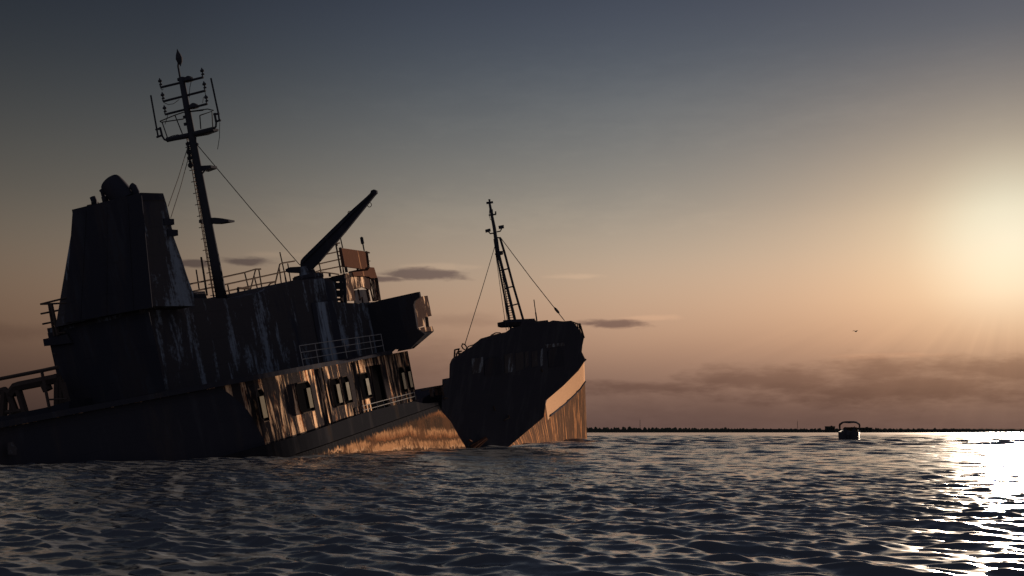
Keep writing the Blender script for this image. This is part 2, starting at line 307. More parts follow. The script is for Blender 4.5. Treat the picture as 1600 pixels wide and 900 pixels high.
# ------------------------------------------------------------------ water
RIP1, RIP2, RIP3 = .50, .42, .28
def make_water():
    azs = np.concatenate([np.linspace(-180, -34, 60)[:-1], np.linspace(-34, 34, 740), np.linspace(34, 180, 60)[1:-1]])
    a = np.radians(azs); rr = [1.5]
    while rr[-1] < 6: rr.append(rr[-1]*1.02)
    while rr[-1] < 160: rr.append(rr[-1]*1.0042)
    while rr[-1] < 1200: rr.append(rr[-1]*1.0065)
    while rr[-1] < 12000: rr.append(rr[-1]*1.06)
    r = np.array(rr); RR, AA = np.meshgrid(r, a, indexing='ij')
    X = RR*np.sin(AA); Y = RR*np.cos(AA); Z = np.zeros_like(X); DX = np.zeros_like(X); DY = np.zeros_like(X)
    spacing = np.gradient(r)[:, None]*np.ones_like(RR)
    wind = R(205)
    for i in range(110):
        lam = .22*(16**(i/109.0))*rng.uniform(.9, 1.1)                   # 0.28 .. 5.6 m
        th = wind+rng.normal(0, .42); k = 2*math.pi/lam
        amp = .0041*lam**.55*(1 if lam < .9 else (.9/lam)**.55)*rng.uniform(.5, 1.5)*(1.0 if lam < 3.2 else (3.2/lam)**1.2)
        ph = rng.uniform(0, 6.283)
        fade = np.clip((lam/spacing-1.8)/1.2, 0, 1)
        arg = k*(X*math.sin(th)+Y*math.cos(th))+ph
        patch = 1.0+.55*np.sin(X*.11*math.cos(i)+Y*.07*math.sin(i*1.7)+i)
        s = np.sin(arg); c = np.cos(arg)
        Z += amp*fade*patch*s; DX += .8*amp*fade*patch*c*math.sin(th); DY += .8*amp*fade*patch*c*math.cos(th)
    far = np.clip((RR-35)/110, 0, 1)                                     # longer wind waves out in the open bay
    for i in range(46):
        lam = 2.0*(5.0**(i/45.0))*rng.uniform(.9, 1.1); th = wind+rng.normal(0, .4); k = 2*math.pi/lam
        amp = .0062*lam*rng.uniform(.6, 1.4); ph = rng.uniform(0, 6.283); fade = np.clip((lam/spacing-1.8)/1.2, 0, 1)*far
        arg = k*(X*math.sin(th)+Y*math.cos(th))+ph
        Z += amp*fade*np.sin(arg); DX += .8*amp*fade*np.cos(arg)*math.sin(th); DY += .8*amp*fade*np.cos(arg)*math.cos(th)
    X += DX; Y += DY
    nr, na = X.shape
    co = np.stack([X, Y, Z], -1).reshape(-1, 3)
    co = np.vstack([co, [[0, 0, 0]]])
    ii, jj = np.meshgrid(np.arange(nr-1), np.arange(na), indexing='ij'); j2 = (jj+1) % na
    q = np.stack([ii*na+jj, ii*na+j2, (ii+1)*na+j2, (ii+1)*na+jj], -1).reshape(-1, 4)[:, ::-1]
    tri = np.array([[nr*na, (j+1) % na, j] for j in range(na)])[:, ::-1]
    me = bpy.data.meshes.new('water'); me.vertices.add(len(co)); me.vertices.foreach_set('co', co.ravel())
    nl = q.size+tri.size; me.loops.add(nl); me.loops.foreach_set('vertex_index', np.concatenate([q.ravel(), tri.ravel()]).astype(np.int32))
    npoly = len(q)+len(tri); me.polygons.add(npoly)
    ls = np.concatenate([np.arange(len(q))*4, len(q)*4+np.arange(len(tri))*3]); me.polygons.foreach_set('loop_start', ls.astype(np.int32))
    me.update(calc_edges=True); me.validate(); me.polygons.foreach_set('use_smooth', [True]*len(me.polygons))
    m, t, b = new_mat('lake_water')
    b.inputs['Base Color'].default_value = (.048, .051, .058, 1); b.inputs['IOR'].default_value = 1.33; 
    geo = t.nodes.new('ShaderNodeNewGeometry'); mp = t.nodes.new('ShaderNodeMapping'); mp.inputs['Scale'].default_value = (.75, 1.0, 1.0); mp.inputs['Rotation'].default_value = (0, 0, R(-20))
    t.links.new(geo.outputs['Position'], mp.inputs[0])
    # ripples too fine for the mesh tilt the surface by themselves: slopes taken straight from noise, so they do not fade with distance
    def slope(scale, detail, k):
        n = t.nodes.new('ShaderNodeTexNoise'); n.inputs['Scale'].default_value = scale; n.inputs['Detail'].default_value = detail; n.inputs['Roughness'].default_value = .6; n.inputs['Distortion'].default_value = .3
        t.links.new(mp.outputs[0], n.inputs['Vector'])
        v = t.nodes.new('ShaderNodeVectorMath'); v.operation = 'SUBTRACT'; t.links.new(n.outputs['Color'], v.inputs[0]); v.inputs[1].default_value = (.5, .5, .5)
        q = t.nodes.new('ShaderNodeVectorMath'); q.operation = 'MULTIPLY'; t.links.new(v.outputs[0], q.inputs[0]); q.inputs[1].default_value = (k*.8, k, 0); return q.outputs[0]
    def vadd(p_, q_):
        v = t.nodes.new('ShaderNodeVectorMath'); v.operation = 'ADD'; t.links.new(p_, v.inputs[0]); t.links.new(q_, v.inputs[1]); return v.outputs[0]
    gust = ramp_(noise_(mp.outputs[0], .045, 3, .5, t), [(.36, .45), (.64, 1.25)], tree=t)
    sl_ = vadd(slope(8.5, 4, RIP1), vadd(slope(1.6, 3, RIP2), slope(.45, 2, RIP3)))
    g = t.nodes.new('ShaderNodeVectorMath'); g.operation = 'SCALE'; t.links.new(sl_, g.inputs[0]); t.links.new(gust, g.inputs['Scale'])
    # wind-roughened water further out in the bay, slicker in the lee near the landing
    ln2 = t.nodes.new('ShaderNodeVectorMath'); ln2.operation = 'LENGTH'; t.links.new(geo.outputs['Position'], ln2.inputs[0])
    rg = ramp_(math_('DIVIDE', ln2.outputs['Value'], 300.0, clamp=True, tree=t), [(.03, .11), (.10, .12), (.30, .14), (1.0, .15)], tree=t)
    t.links.new(rg, b.inputs['Roughness'])
    nv = t.nodes.new('ShaderNodeVectorMath'); nv.operation = 'NORMALIZE'; t.links.new(vadd(geo.outputs['Normal'], g.outputs[0]), nv.inputs[0])
    t.links.new(nv.outputs[0], b.inputs['Normal'])
    me.materials.append(m)
    o = bpy.data.objects.new('water', me); COL.objects.link(o); o['kind'] = 'structure'
make_water()

# ------------------------------------------------------------------ far shore
M_land = plain('far_shore_earth', (.03, .028, .022), .9); M_wood = plain('far_wood_foliage', (.035, .04, .028), .9)
def shore():
    mb = MB(); rows = []
    xs = np.linspace(-2600, 3600, 160)
    prof = lambda x: 2300+.55*max(0, x-200)+60*math.sin(x*.004)
    top = []; back = []; front = []
    for x in xs:
        y = prof(x); hgt = 7.0+1.2*math.sin(x*.013)+rng.uniform(-.5, .5)
        front.append((x, y, -2)); top.append((x, y+25, hgt)); back.append((x, y+700, hgt+2))
    mb.grid([front, top, back]); o = mb.build('shore', M_land); o['kind'] = 'structure'
    tb = MB()
    for x in np.arange(-2600, 3500, 3.5):
        dens = .5+.5*math.sin(x*.006+1)*math.sin(x*.0023)
        y = prof(x)+rng.uniform(30, 120); s = (3.4+1.8*dens)*rng.uniform(.75, 1.15)
        if rng.uniform() < .05: s *= 1.25
        if x > 900: s *= .8
        if x > 1500: s *= .75
        n = 7; z0 = 3.5
        prof_ = [(s*.5, 0), (s*rng.uniform(.8, 1.0), s*.45), (s*rng.uniform(.6, .95), s*1.0), (s*rng.uniform(.3, .55), s*1.45), (.15, s*rng.uniform(1.6, 1.8))]
        o0 = len(tb.v); tb.lathe(prof_, (x+rng.uniform(-3, 3), y, z0), n=n)
        for i in range(o0, len(tb.v)):
            p = tb.v[i]; tb.v[i] = (p[0]+rng.normal(0, s*.12), p[1]+rng.normal(0, s*.12), p[2]+rng.normal(0, s*.10))
    tw = tb.build('far_wood', M_wood); tw['kind'] = 'stuff'; tw['label'] = 'dark low line of trees along the far shore'
    for px, h, lab in ((1000, 25, 'thin mast above the far trees just right of the wrecked bow'), (1246, 22, 'thin mast above the far trees left of the small motorboat')):
        Y = 2450; x = (px-800)/FPX*Y
        r = thing('radio_mast', lab, 'mast', loc=(x, Y, 3), group='thin masts on the far shore')
        q = MB()
        for k in range(3):
            c = (1.1*math.cos(k*2.1), 1.1*math.sin(k*2.1))
            q.tube([(c[0], c[1], 0), (c[0]*.3, c[1]*.3, h)], .16, 4)
        for zz in np.arange(1, h, 2.2):
            s = 1-.7*zz/h
            for k in range(3):
                q.tube([(1.1*s*math.cos(k*2.1), 1.1*s*math.sin(k*2.1), zz), (1.1*s*math.cos(k*2.1+2.1), 1.1*s*math.sin(k*2.1+2.1), zz+1.2)], .09, 4)
        q.build('lattice', M_mast, r)
        MB().tube([(0, 0, h-.5), (0, 0, h+4)], .12, 5).build('antenna', M_mast, r)
    # low buildings among the trees behind the boat
    for px, wd, h, lab in ((1298, 10, 13, 'low flat-roofed building on the far shore left of the motorboat'), (1352, 16, 10, 'long low building on the far shore right of the motorboat')):
        Y = 2520; x = (px-800)/FPX*Y
        r = thing('far_building', lab, 'building', loc=(x, Y, 1.5), group='low buildings on the far shore')
        MB().box(-wd, wd, 0, 12, 0, h-1).build('wall', M_land, r)
        MB().box(-wd-.5, wd+.5, -.5, 12.5, h-1, h).box(wd*.2, wd*.5, 4, 8, h, h+1.5).build('roof', M_land, r)
        for k in range(4):
            MB().box(-wd*.8+k*wd*.45, -wd*.8+k*wd*.45+wd*.2, -.15, .3, h*.4, h*.65).build('window', M_void, r)
shore()

# ------------------------------------------------------------------ the wreck: after part, built in its own frame (f forward, s starboard, u up)
PSI, TAU, LAM = R(15.8), R(8), R(8.5)           # heading right of the view, trim by the stern, list to port
F0 = Vector((math.sin(PSI), math.cos(PSI), 0)); S0 = Vector((math.cos(PSI), -math.sin(PSI), 0)); Z0 = Vector((0, 0, 1))
AF = F0*math.cos(TAU)+Z0*math.sin(TAU); U1 = Z0*math.cos(TAU)-F0*math.sin(TAU)
AS = S0*math.cos(LAM)+U1*math.sin(LAM); AU = U1*math.cos(LAM)-S0*math.sin(LAM)
AX = (AF, AS, AU)
ORG = pt(490, 712, 60); ORG.z = 0
CAM = Vector((0, 0, CAMH))
def on(p, ax, v, bx=None):
    """survey helper: where the sight line through a photo point meets the ship plane f, s or u = v, in ship coordinates"""
    d = Vector(((p[0]-800)/FPX, 1, (HZ-p[1])/FPX)); n = AX[ax]
    t = (v-n.dot(CAM-ORG))/n.dot(d); q = CAM+d*t-ORG
    return Vector((AF.dot(q), AS.dot(q), AU.dot(q)))
c1 = lambda x, y: (x/4, 260+y/4)
c3 = lambda x, y: (220+x/4.5, 70+y/4.5)
c4 = lambda x, y: (260+x/4.09, 260+y/4.09)
c5 = lambda x, y: (400+x/4.09, 280+y/4.09)
c6 = lambda x, y: (360+x/3.6, 480+y/3.6)
c7 = lambda x, y: (660+x/3.75, 480+y/3.75)
c8 = lambda x, y: (700+x/4.09, 300+y/4.09)
d1 = lambda x, y: (x/5, 560+y/5)
d2 = lambda x, y: (560+x/6.92, 430+y/6.92)
d4 = lambda x, y: (460+x/7.5, 360+y/7.5)
mw = Matrix(((AF.x, AS.x, AU.x, ORG.x), (AF.y, AS.y, AU.y, ORG.y), (AF.z, AS.z, AU.z, ORG.z), (0, 0, 0, 1)))
# (f, s, u) is a left-handed triple: use s -> port = -s so the frame stays a rotation
mw = Matrix(((AF.x, -AS.x, AU.x, ORG.x), (AF.y, -AS.y, AU.y, ORG.y), (AF.z, -AS.z, AU.z, ORG.z), (0, 0, 0, 1)))
def P(f, s, u): return Vector((f, -s, u))
def S(p, ax, v): q = on(p, ax, v); return P(*q)
wreck = thing('shipwreck', 'rusted listing shipwreck with tall funnel, mast and crane boom, half sunk by the stern', 'shipwreck', mw)
DK = 4.9                                       # upper deck level
def sbox(mb, f0, f1, s0, s1, u0, u1, m=0): return mb.box(f0, f1, -s1, -s0, u0, u1, m)

def inb(f):
    """how far the side has run in towards port at f: the after body tapers to the stern"""
    if f >= 2: return 0.0
    g = 2-f
    return .0135*g*g if g < 7 else .6615+(g-7)*.189+.0012*(g-7)**2
def sidewall(mb, f0, f1, s, th, ulo, uhi, step=.6, m=0):
    n = max(1, int((f1-f0)/step)); A = []
    for k in range(n+1):
        f = f0+(f1-f0)*k/n; y = -s+inb(f); lo = ulo(f) if callable(ulo) else ulo; hi = uhi(f) if callable(uhi) else uhi
        A.append([Vector((f, y, lo)), Vector((f, y, hi)), Vector((f, y+th, hi)), Vector((f, y+th, lo))])
    vs = [p for q in A for p in q]; fs_ = [[0, 1, 2, 3], [4*n+3, 4*n+2, 4*n+1, 4*n]]
    for k in range(n):
        for i in range(4): fs_.append([4*k+i, 4*k+(i+1) % 4, 4*k+4+(i+1) % 4, 4*k+4+i])
    return mb.add(vs, fs_, m)
def interp(tab):
    xs = [a for a, b in tab]; ys = [b for a, b in tab]
    return lambda f: float(np.interp(f, xs, ys))
# hull
mb = MB()
fs = np.linspace(-48, 20.5, 60); rows = []
def hull_row(u, ffront): return [P(f if k < len(fs)-1 else ffront, 0, u) for k, f in enumerate(fs)]
ends = {}
us = [-11, -6, -3.4, -2.2, -1.1, -.2, .35]
ef = [29.0, 26.6, 24.85, 23.6, 22.6, 21.2, 20.8]
rows = [[P(-48+(e+48)*k/60, -inb(-48+(e+48)*k/60), u) for k in range(61)] for u, e in zip(us, ef)]
mb.grid(rows)
rowp = [[P(-48+(e+48)*k/60, -12.4, u) for k in range(61)] for u, e in zip(us, ef)]
mb.grid(rowp); mb.grid([rows[-1], rowp[-1]]); mb.grid([[r[-1] for r in rows], [r[-1] for r in rowp]]); mb.grid([[r[0] for r in rows], [r[0] for r in rowp]])
hull = mb.build('hull', M_boot, wreck)
# black bulwark strake, standing 4 mm proud of the lower plating
mb = MB()
sidewall(mb, -48, 20.7, .03, .14, interp([(-48, -2), (-6, -2), (-2, .4), (20.7, .4)]),
         interp([(-48, 1.2), (0, 1.3), (8, 1.45), (12, 1.35), (16, 1.2), (18, .8), (20.6, .6)]))
mb.build('bulwark', M_soot, wreck)

# deckhouse: white paint peeling to rust, dark openings along it
mb = MB()
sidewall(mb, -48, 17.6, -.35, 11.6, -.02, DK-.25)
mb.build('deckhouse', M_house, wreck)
mb = MB(); sidewall(mb, -48, 14.0, -.02, 12.2, DK-.25, DK); mb.build('upper_deck', M_dark, wreck)
# after part of the deckhouse wall: its shade put in as dark plating
mb = MB(); sidewall(mb, -48, -3.6, -.31, .03, .3, interp([(-48, 4.62), (-6.0, 4.62), (-5.2, 4.0), (-4.2, 3.0), (-3.6, 1.5)]), .4); mb.build('dark_plating', M_dark, wreck)

def window(pa, pb, dark_w, hole=None):
    """pa, pb: the photo's top-left and bottom-right of the pane"""
    a = on((pa[0], pa[1]), 1, -.35); b = on((pb[0], pb[1]), 1, -.35)
    f0, f1 = a[0], b[0]+.12; u1, u0 = a[2], b[2]
    if f1-f0 < .45: f1 = f0+.45
    fr = MB(); wd = dark_w
    c = .22
    o = [(f0-wd+c, u0-.18), (f1+.1, u0-.18), (f1+.1, u1+.12), (f1-.1, u1+.38), (f0-wd+c, u1+.38), (f0-wd, u1+.1), (f0-wd, u0+.05)]
    fr.prism([P(f, -.345, u) for f, u in o], P(0, -.03, 0))
    w_ = fr.build('window', M_void, wreck)
    MB().prism([P(f0, -.30, u0), P(f1, -.30, u0), P(f1, -.30, u1), P(f0, -.30, u1)], P(0, -.02, 0)).build('pane', M_glass, w_)
    rim = MB()
    rim.tube([P(f, -.32, u) for f, u in o+[o[0]]], .035, 5); rim.build('frame', M_rail, w_)
for (pa, pb, dw) in (((404, 620), (414, 653), .25), ((477.5, 607), (487, 637), 1.15), ((524, 601), (533, 629), .7), ((538.5, 598), (546.5, 625), .5),
                     ((570, 592), (577, 617), .9), ((626.5, 583), (633, 608), .5), ((636.5, 581), (643, 605), .4)):
    window(pa, pb, dw)
# door opening as a flat slab, its inner shade painted black, and frame
mb = MB(); o = [on(c6(785, 330), 1, -.33), on(c6(838, 322), 1, -.33), on(c6(900, 640), 1, -.33), on(c6(838, 655), 1, -.33)]
mb.prism([P(*q) for q in o], P(0, -.03, 0)); dr = mb.build('door', M_void, wreck)
mb = MB()
for a, b in ((0, 3), (1, 2)): mb.tube([P(*o[a])+P(0, .05, 0), P(*o[b])+P(0, .05, 0)], .05, 6)
mb.build('frame', M_rail, dr)
# pipes and ladder runs on the deckhouse wall
mb = MB()
for f in (3.6, 8.6, 14.4): mb.tube([P(f, -.27, 1.0), P(f+.05, -.27, 4.6)], .05, 6)
build_each(mb, 'drain_pipe', M_rail, wreck)

# upper house: its starboard wall runs in towards the funnel
TH = R(9.6); HP = (14.0, -1.25)                # wall passes through f, s
def onT(p, off=0.0, ang=TH, at=HP):
    d = Vector(((p[0]-800)/FPX, 1, (HZ-p[1])/FPX)); n = AS*math.cos(ang)-AF*math.sin(ang)
    q0 = ORG+AF*at[0]+AS*at[1]+n*off; t = n.dot(q0-CAM)/n.dot(d); q = CAM+d*t-ORG
    return P(AF.dot(q), AS.dot(q), AU.dot(q))
def T(f, u, off=0.0): return P(f+off*-math.sin(TH), HP[1]+(f-HP[0])*math.tan(TH)+off, u)
mb = MB()
tp = [(300, 466), (345, 466), (372, 467), (400, 458), (428, 451), (430, 446), (446, 441), (463, 437), (490, 436.5), (512, 434), (522, 440)]
prof = [onT(p) for p in tp]
ff = prof[-1].x
poly = [T(-6.2, DK), T(-6.2, 9.15)]+prof+[T(ff, DK)]
mb.loft(poly, [Vector((p.x, 10.2, p.z)) for p in poly]); mb.build('upper_house', M_grey, wreck)
mb = MB(); mb.prism([P(-6.24, -4.1, DK+.02), P(-6.24, -10.2, DK+.02), P(-6.24, -10.2, 8.9), P(-6.24, -4.1, 8.9)], P(.03, 0, 0)); mb.build('dark_plating', M_dark, wreck)  # dark sheet covering the after wall
mb = MB(); mb.prism([onT(p, .05) for p in ((486, 474), (519, 470), (528, 505), (538, 560), (504, 566), (494, 520))], P(0, .03, 0)); mb.build('bleached_plate', M_bleach, wreck)
# forward block of the upper house up to the bridge
mb = MB()
fq = [onT(p) for p in ((512, 474), (535, 473), (560, 474), (592, 471))]
bb = [T(ff-3.0, DK), T(ff-3.0, fq[0].z)]+fq+[T(14.6, fq[-1].z-.1), T(14.6, DK)]
mb.loft([p+P(0, .02, 0) for p in bb], [Vector((p.x, 10.1, p.z)) for p in bb]); mb.build('bridge_house', M_grey, wreck)
# bridge wing: after wall, floor, bracket, rusted end wall facing starboard
mb = MB()
FW = 14.2
wall = [(568, 478), (592, 469.5), (651, 456.5), (654.5, 456), (656, 464), (648, 470), (646, 476), (652, 514), (664, 522), (640, 546), (616, 546), (600, 560), (588, 562), (572, 520)]
pw = [S(p, 0, FW) for p in wall]
mb.prism(pw, P(.25, 0, 0))
mb.build('bridge_wing', M_dark, wreck)
mb = MB()
e = [d2(585, 262), d2(640, 250), d2(652, 235), d2(748, 220), d2(793, 440), d2(722, 455), d2(715, 470), d2(720, 545), d2(625, 572), d2(598, 470), d2(580, 340)]
mb.prism([S(p, 1, 1.7) for p in e], P(0, -.12, 0)); mb.build('end_wall', M_wheel, wreck)
mb = MB()
e = [d2(640, 572), d2(700, 572), d2(715, 560), d2(800, 552), d2(815, 600), d2(800, 615), d2(720, 620), d2(650, 615)]
mb.prism([S(p, 1, 1.75) for p in e], P(0, -2.2, 0)); mb.build('wing_floor', M_wheel, wreck)
mb = MB()
a = [S(d2(818, 606), 0, 16.9), S(d2(640, 600), 0, 16.9), S(d2(560, 800), 0, 16.9), S(d2(600, 792), 0, 16.9)]
mb.prism(a, P(-2.4, 0, 0)); mb.build('bracket', M_dark, wreck)
mb = MB(); mb.tube([S(d2(735, 455), 1, 1.6), S(d2(748, 560), 1, 1.6)], .12, 6); mb.tube([S(d2(557, 285), 1, 1.75), S(d2(575, 300), 1, 1.75), S(d2(585, 270), 1, 1.75)], .1, 6); build_each(mb, 'stanchion', M_rail, wreck)
# wheelhouse remains
SW = -1.9
mb = MB()
e = [d4(595, 505), d4(690, 490), d4(700, 545), d4(705, 600), d4(700, 700), d4(715, 822), d4(560, 828), d4(575, 690)]
mb.prism([S(p, 1, SW) for p in e], P(0, -.12, 0))
e = [d4(690, 545), d4(880, 545), d4(905, 640), d4(905, 690), d4(870, 690), d4(800, 660), d4(760, 680), d4(715, 690), d4(700, 640)]
mb.prism([S(p, 1, SW) for p in e], P(0, -.12, 0))
mb.build('wheelhouse', M_wheel, wreck)
mb = MB()
e = [d4(680, 490), d4(860, 470), d4(885, 430), d4(935, 435), d4(972, 555), d4(900, 560), d4(870, 540), d4(740, 535), d4(700, 545)]
mb.prism([S(p, 1, SW+.08) for p in e], P(0, -1.6, 0)); mb.build('roof_fascia', M_rust, wreck)
mb = MB()
for a, b, r in ((d4(745, 690), d4(770, 822), .07), (d4(790, 780), d4(803, 855), .06), (d4(850, 690), d4(880, 830), .10), (d4(910, 560), d4(950, 828), .11), (d4(930, 560), d4(972, 822), .05), (d4(958, 560), d4(996, 818), .12), (d4(892, 690), d4(925, 830), .06)):
    mb.tube([S(a, 1, SW-.02), S(b, 1, SW-.02)], r, 6)
build_each(mb, 'window_post', M_wheel, wreck)
mb = MB()   # inner wall seen through the empty frames
e = [d4(712, 700), d4(870, 690), d4(880, 850), d4(715, 850)]
mb.prism([S(p, 1, SW-.6) for p in e], P(0, -.1, 0)); mb.build('inner_wall', M_dark, wreck)
# slatted after wall of the wheelhouse: open gaps between planks
fw = on((538, 470), 1, SW)[0]-.15
def aw(p): return S(p, 0, fw)
mb = MB()
lines = [((d4(225, 575)), (d4(590, 520))), ((d4(290, 605)), (d4(585, 606))), ((d4(300, 692)), (d4(580, 697))), ((d4(310, 783)), (d4(570, 788))), (d4(315, 828), d4(565, 832)), (d4(320, 900), d4(560, 900))]
for k in range(len(lines)-1):
    (a0, a1), (b0, b1) = lines[k], lines[k+1]
    g = .9
    mb.prism([aw((a0[0], a0[1]+g)), aw((a1[0], a1[1]+g)), aw((b1[0], b1[1]-g)), aw((b0[0], b0[1]-g))], P(.06, 0, 0))
for x in (300, 395, 470, 545, 585): mb.beam(aw(d4(x, 560)), aw(d4(x+16, 900)), .22, .06, (1, 0, 0))
mb.build('slatted_wall', M_dark, wreck)
# name-board panel above the wheelhouse
mb = MB()
e = [d4(535, 205), d4(560, 207), d4(850, 248), d4(868, 462), d4(590, 425), d4(570, 425)]
mb.prism([S(p, 1, SW) for p in e], P(0, -.1, 0)); mb.build('board', M_rust, wreck, label='rust-brown rectangular board above the wheelhouse')
mb = MB()
mb.tube([S(d4(535, 200), 1, SW-.05), S(d4(580, 430), 1, SW-.05)], .09, 6); mb.tube([S(d4(600, 425), 1, SW-.05), S(d4(612, 490), 1, SW-.05)], .10, 6); mb.tube([S(d4(740, 445), 1, SW-.05), S(d4(742, 470), 1, SW-.05)], .08, 6)
mb.tube([S(d4(840, 250), 1, SW), S(d4(878, 262), 1, SW)], .06, 5); mb.tube([S(d4(853, 250), 1, SW), S(d4(875, 435), 1, SW)], .05, 5); mb.tube([S(d4(862, 355), 1, SW), S(d4(888, 360), 1, SW)], .03, 5)
build_each(mb, 'board_post', M_rail, wreck)
mb = MB(); mb.tube([S(d4(818, 240), 1, -2), S(d4(790, 95), 1, -2)], .05, 6)
for y in (100, 120, 140, 155): mb.lathe([(.02, 0), (.12, .05), (.12, .14), (.02, .2)], S(d4(790+(y-95)*.19, y+8), 1, -2), n=8)
mb.build('antenna', M_mast, wreck)
# bridge-top posts and rails
mb = MB()
SR = -4.0
for a, b, r in ((d4(480, 130), d4(548, 505), .06), (d4(535, 65), d4(565, 205), .045), (d4(545, 300), d4(585, 510), .03), (d4(560, 340), d4(572, 515), .03), (d4(285, 355), d4(325, 565), .04), (d4(210, 440), d4(243, 575), .04),
                (d4(460, 160), d4(530, 148), .05), (d4(500, 150), d4(503, 180), .04), (d4(275, 490), d4(290, 570), .09), (d4(412, 505), d4(416, 540), .08)):
    mb.tube([S(a, 1, SR), S(b, 1, SR)], r, 6)
for pl in ([d4(350, 285), d4(530, 245)], [d4(235, 405), d4(545, 335)], [d4(160, 512), d4(300, 470), d4(560, 418)], [d4(0, 550), d4(160, 510), d4(330, 490), d4(420, 500), d4(520, 515)], [d4(510, 295), d4(540, 298)]):
    mb.tube([S(p, 1, SR) for p in pl], .045, 6)
mb.build('railing', M_rail, wreck)

# deck rails abaft the crane
mb = MB(); SR = -7.0
def pl(mb, pts, r, ax=1, v=SR): mb.tube([S(p, ax, v) for p in pts], r, 6)
for q in ([c4(150, 752), c4(235, 735), c4(345, 712), c4(500, 678), c4(570, 657), c4(603, 656)], [c4(165, 800), c4(345, 762), c4(560, 715), c4(740, 676), c4(820, 660)], [c4(345, 806), c4(620, 748), c4(700, 735)],
          [c4(640, 795), c4(650, 765), c4(665, 748), c4(695, 738)], [c4(695, 750), c4(725, 625), c4(740, 618), c4(820, 605)]):
    pl(mb, q, .05)
for a, b in ((c4(190, 660), c4(210, 790)), (c4(390, 750), c4(408, 838)), (c4(500, 680), c4(525, 780)), (c4(590, 656), c4(614, 800)), (c4(570, 660), c4(530, 815)), (c4(560, 700), c4(588, 805)), (c4(497, 780), c4(508, 815)),
             (c4(725, 548), c4(770, 750)), (c4(755, 680), c4(765, 750)), (c4(720, 640), c4(735, 755)), (c4(775, 620), c4(795, 740))):
    pl(mb, [a, b], .045)
pl(mb, [c4(222, 580), c4(260, 825)], .065)
pl(mb, [c4(460, 830), c4(458, 778), c4(530, 780)], .085)
mb.build('railing', M_rail, wreck)
mb = MB(); mb.prism([S(p, 1, -6.8) for p in (c4(160, 800), c4(245, 797), c4(262, 850), c4(160, 850))], P(0, -.8, 0)); mb.build('deck_box', M_dark, wreck)

# starboard rail along the upper deck
def rail(pts, h, bars, post=1.3, r=.032, name='railing', lean=0, mat=None):
    mb = MB(); A = [Vector(p) for p in pts]
    for k in range(bars): mb.tube([p+Vector((0, 0, h*(k+1)/bars)) for p in A], r, 6)
    for a, b in zip(A, A[1:]):
        n = max(1, int((b-a).length/post))
        for i in range(n+1): mb.tube([a.lerp(b, i/n), a.lerp(b, i/n)+Vector((random.uniform(-lean, lean), random.uniform(-lean, lean), h))], r*1.1, 6)
    return mb.build(name, mat or M_rail, wreck)
rail([P(1.4, -.25, DK), P(13.2, -.25, DK)], 1.15, 3, 1.7, .021, mat=M_pale)
rail([P(8.0, -.2, 1.3), P(17.0, -.2, 1.2)], .55, 2, 1.1, .02, mat=M_pale)
# short rail forward of the deckhouse
mb = MB()
mb.tube([S(c6(1075, 468), 1, -.3), S(c6(1130, 456), 1, -.3)], .06, 6); mb.tube([S(c6(1130, 452), 1, -.3), S(c6(1134, 505), 1, -.3)], .13, 6)
mb.build('bollard_rail', M_rail, wreck)
# well-deck coaming and winch housing seen past the deckhouse
mb = MB()
e = [(655, 650), (661, 622), (672, 616), (686, 608), (699, 600), (706, 612), (704, 655)]
mb.prism([S(p, 1, -2.0) for p in e], P(0, -6, 0)); mb.build('hatch_coaming', M_black, wreck)
mb = MB()
for x, y in ((1165, 450), (1182, 447)): mb.lathe([(.16, 0), (.16, .5), (.24, .55), (.24, .7)], S(c6(x, y+45), 1, -1.2), n=10)
build_each(mb, 'bollard', M_rail, wreck)

# aft: port-side platform, rails and cradle on the after deck
FA = -6.4
mb = MB(); mb.prism([S(p, 0, FA) for p in (d1(0, 0), d1(0, 0))] if False else [S(p, 0, FA) for p in ((67, 530), (104, 522), (112, 536), (69, 541))], P(3.0, 0, 0)); mb.build('platform', M_dark, wreck)
mb = MB()
k2 = lambda x, y: (x/3, 450+y/3)
for q, r in (([k2(190, 76), k2(315, 45)], .05), ([k2(190, 76), k2(240, 74), k2(315, 70)], .05), ([k2(192, 121), k2(312, 97)], .05), ([k2(200, 169), k2(310, 147)], .05), ([k2(228, 68), k2(255, 225)], .07), ([k2(240, 75), k2(272, 222)], .10), ([k2(272, 212), k2(305, 208)], .05), ([k2(248, 308), k2(262, 310)], .03)):
    pl(mb, q, r, 0, FA)
mb.build('railing', M_rail, wreck)
# the after deck's port edge, rail and boat cradle, seen against the sky
mb = MB()
e = [(-60, 665), (0, 651), (40, 643), (70, 637), (108, 627), (112, 770), (-60, 790)]
mb.prism([S(p, 0, -8.0) for p in e], P(2.0, 0, 0)); mb.build('after_deck', M_dark, wreck)
mb = MB()
def q5(*p): return [d1(*a) for a in p]
for q, r in ((q5((-200, 205), (0, 160), (330, 95), (455, 68)), .10), (q5((325, 95), (385, 385)), .085), (q5((380, 322), (525, 315)), .05), (q5((200, 500), (390, 470)), .05)):
    pl(mb, q, r, 0, -8)
mb.build('railing', M_rail, wreck)
mb = MB()
for q, r in ((q5((-120, 290), (0, 258), (35, 245), (70, 275), (125, 420)), .18), (q5((35, 250), (22, 470)), .22), (q5((90, 270), (88, 460)), .13), (q5((88, 275), (125, 225), (160, 215), (460, 155)), .26), (q5((140, 235), (200, 430)), .2), (q5((20, 425), (200, 405)), .13),
             (q5((450, 150), (448, 380)), .2), (q5((433, 120), (440, 150)), .1), (q5((480, 165), (482, 360)), .14), (q5((490, 190), (540, 380)), .16), (q5((440, 350), (530, 335)), .12), (q5((350, 195), (375, 250)), .28)):
    pl(mb, q, r, 0, -7.4)
mb.build('boat_cradle', M_rail, wreck)
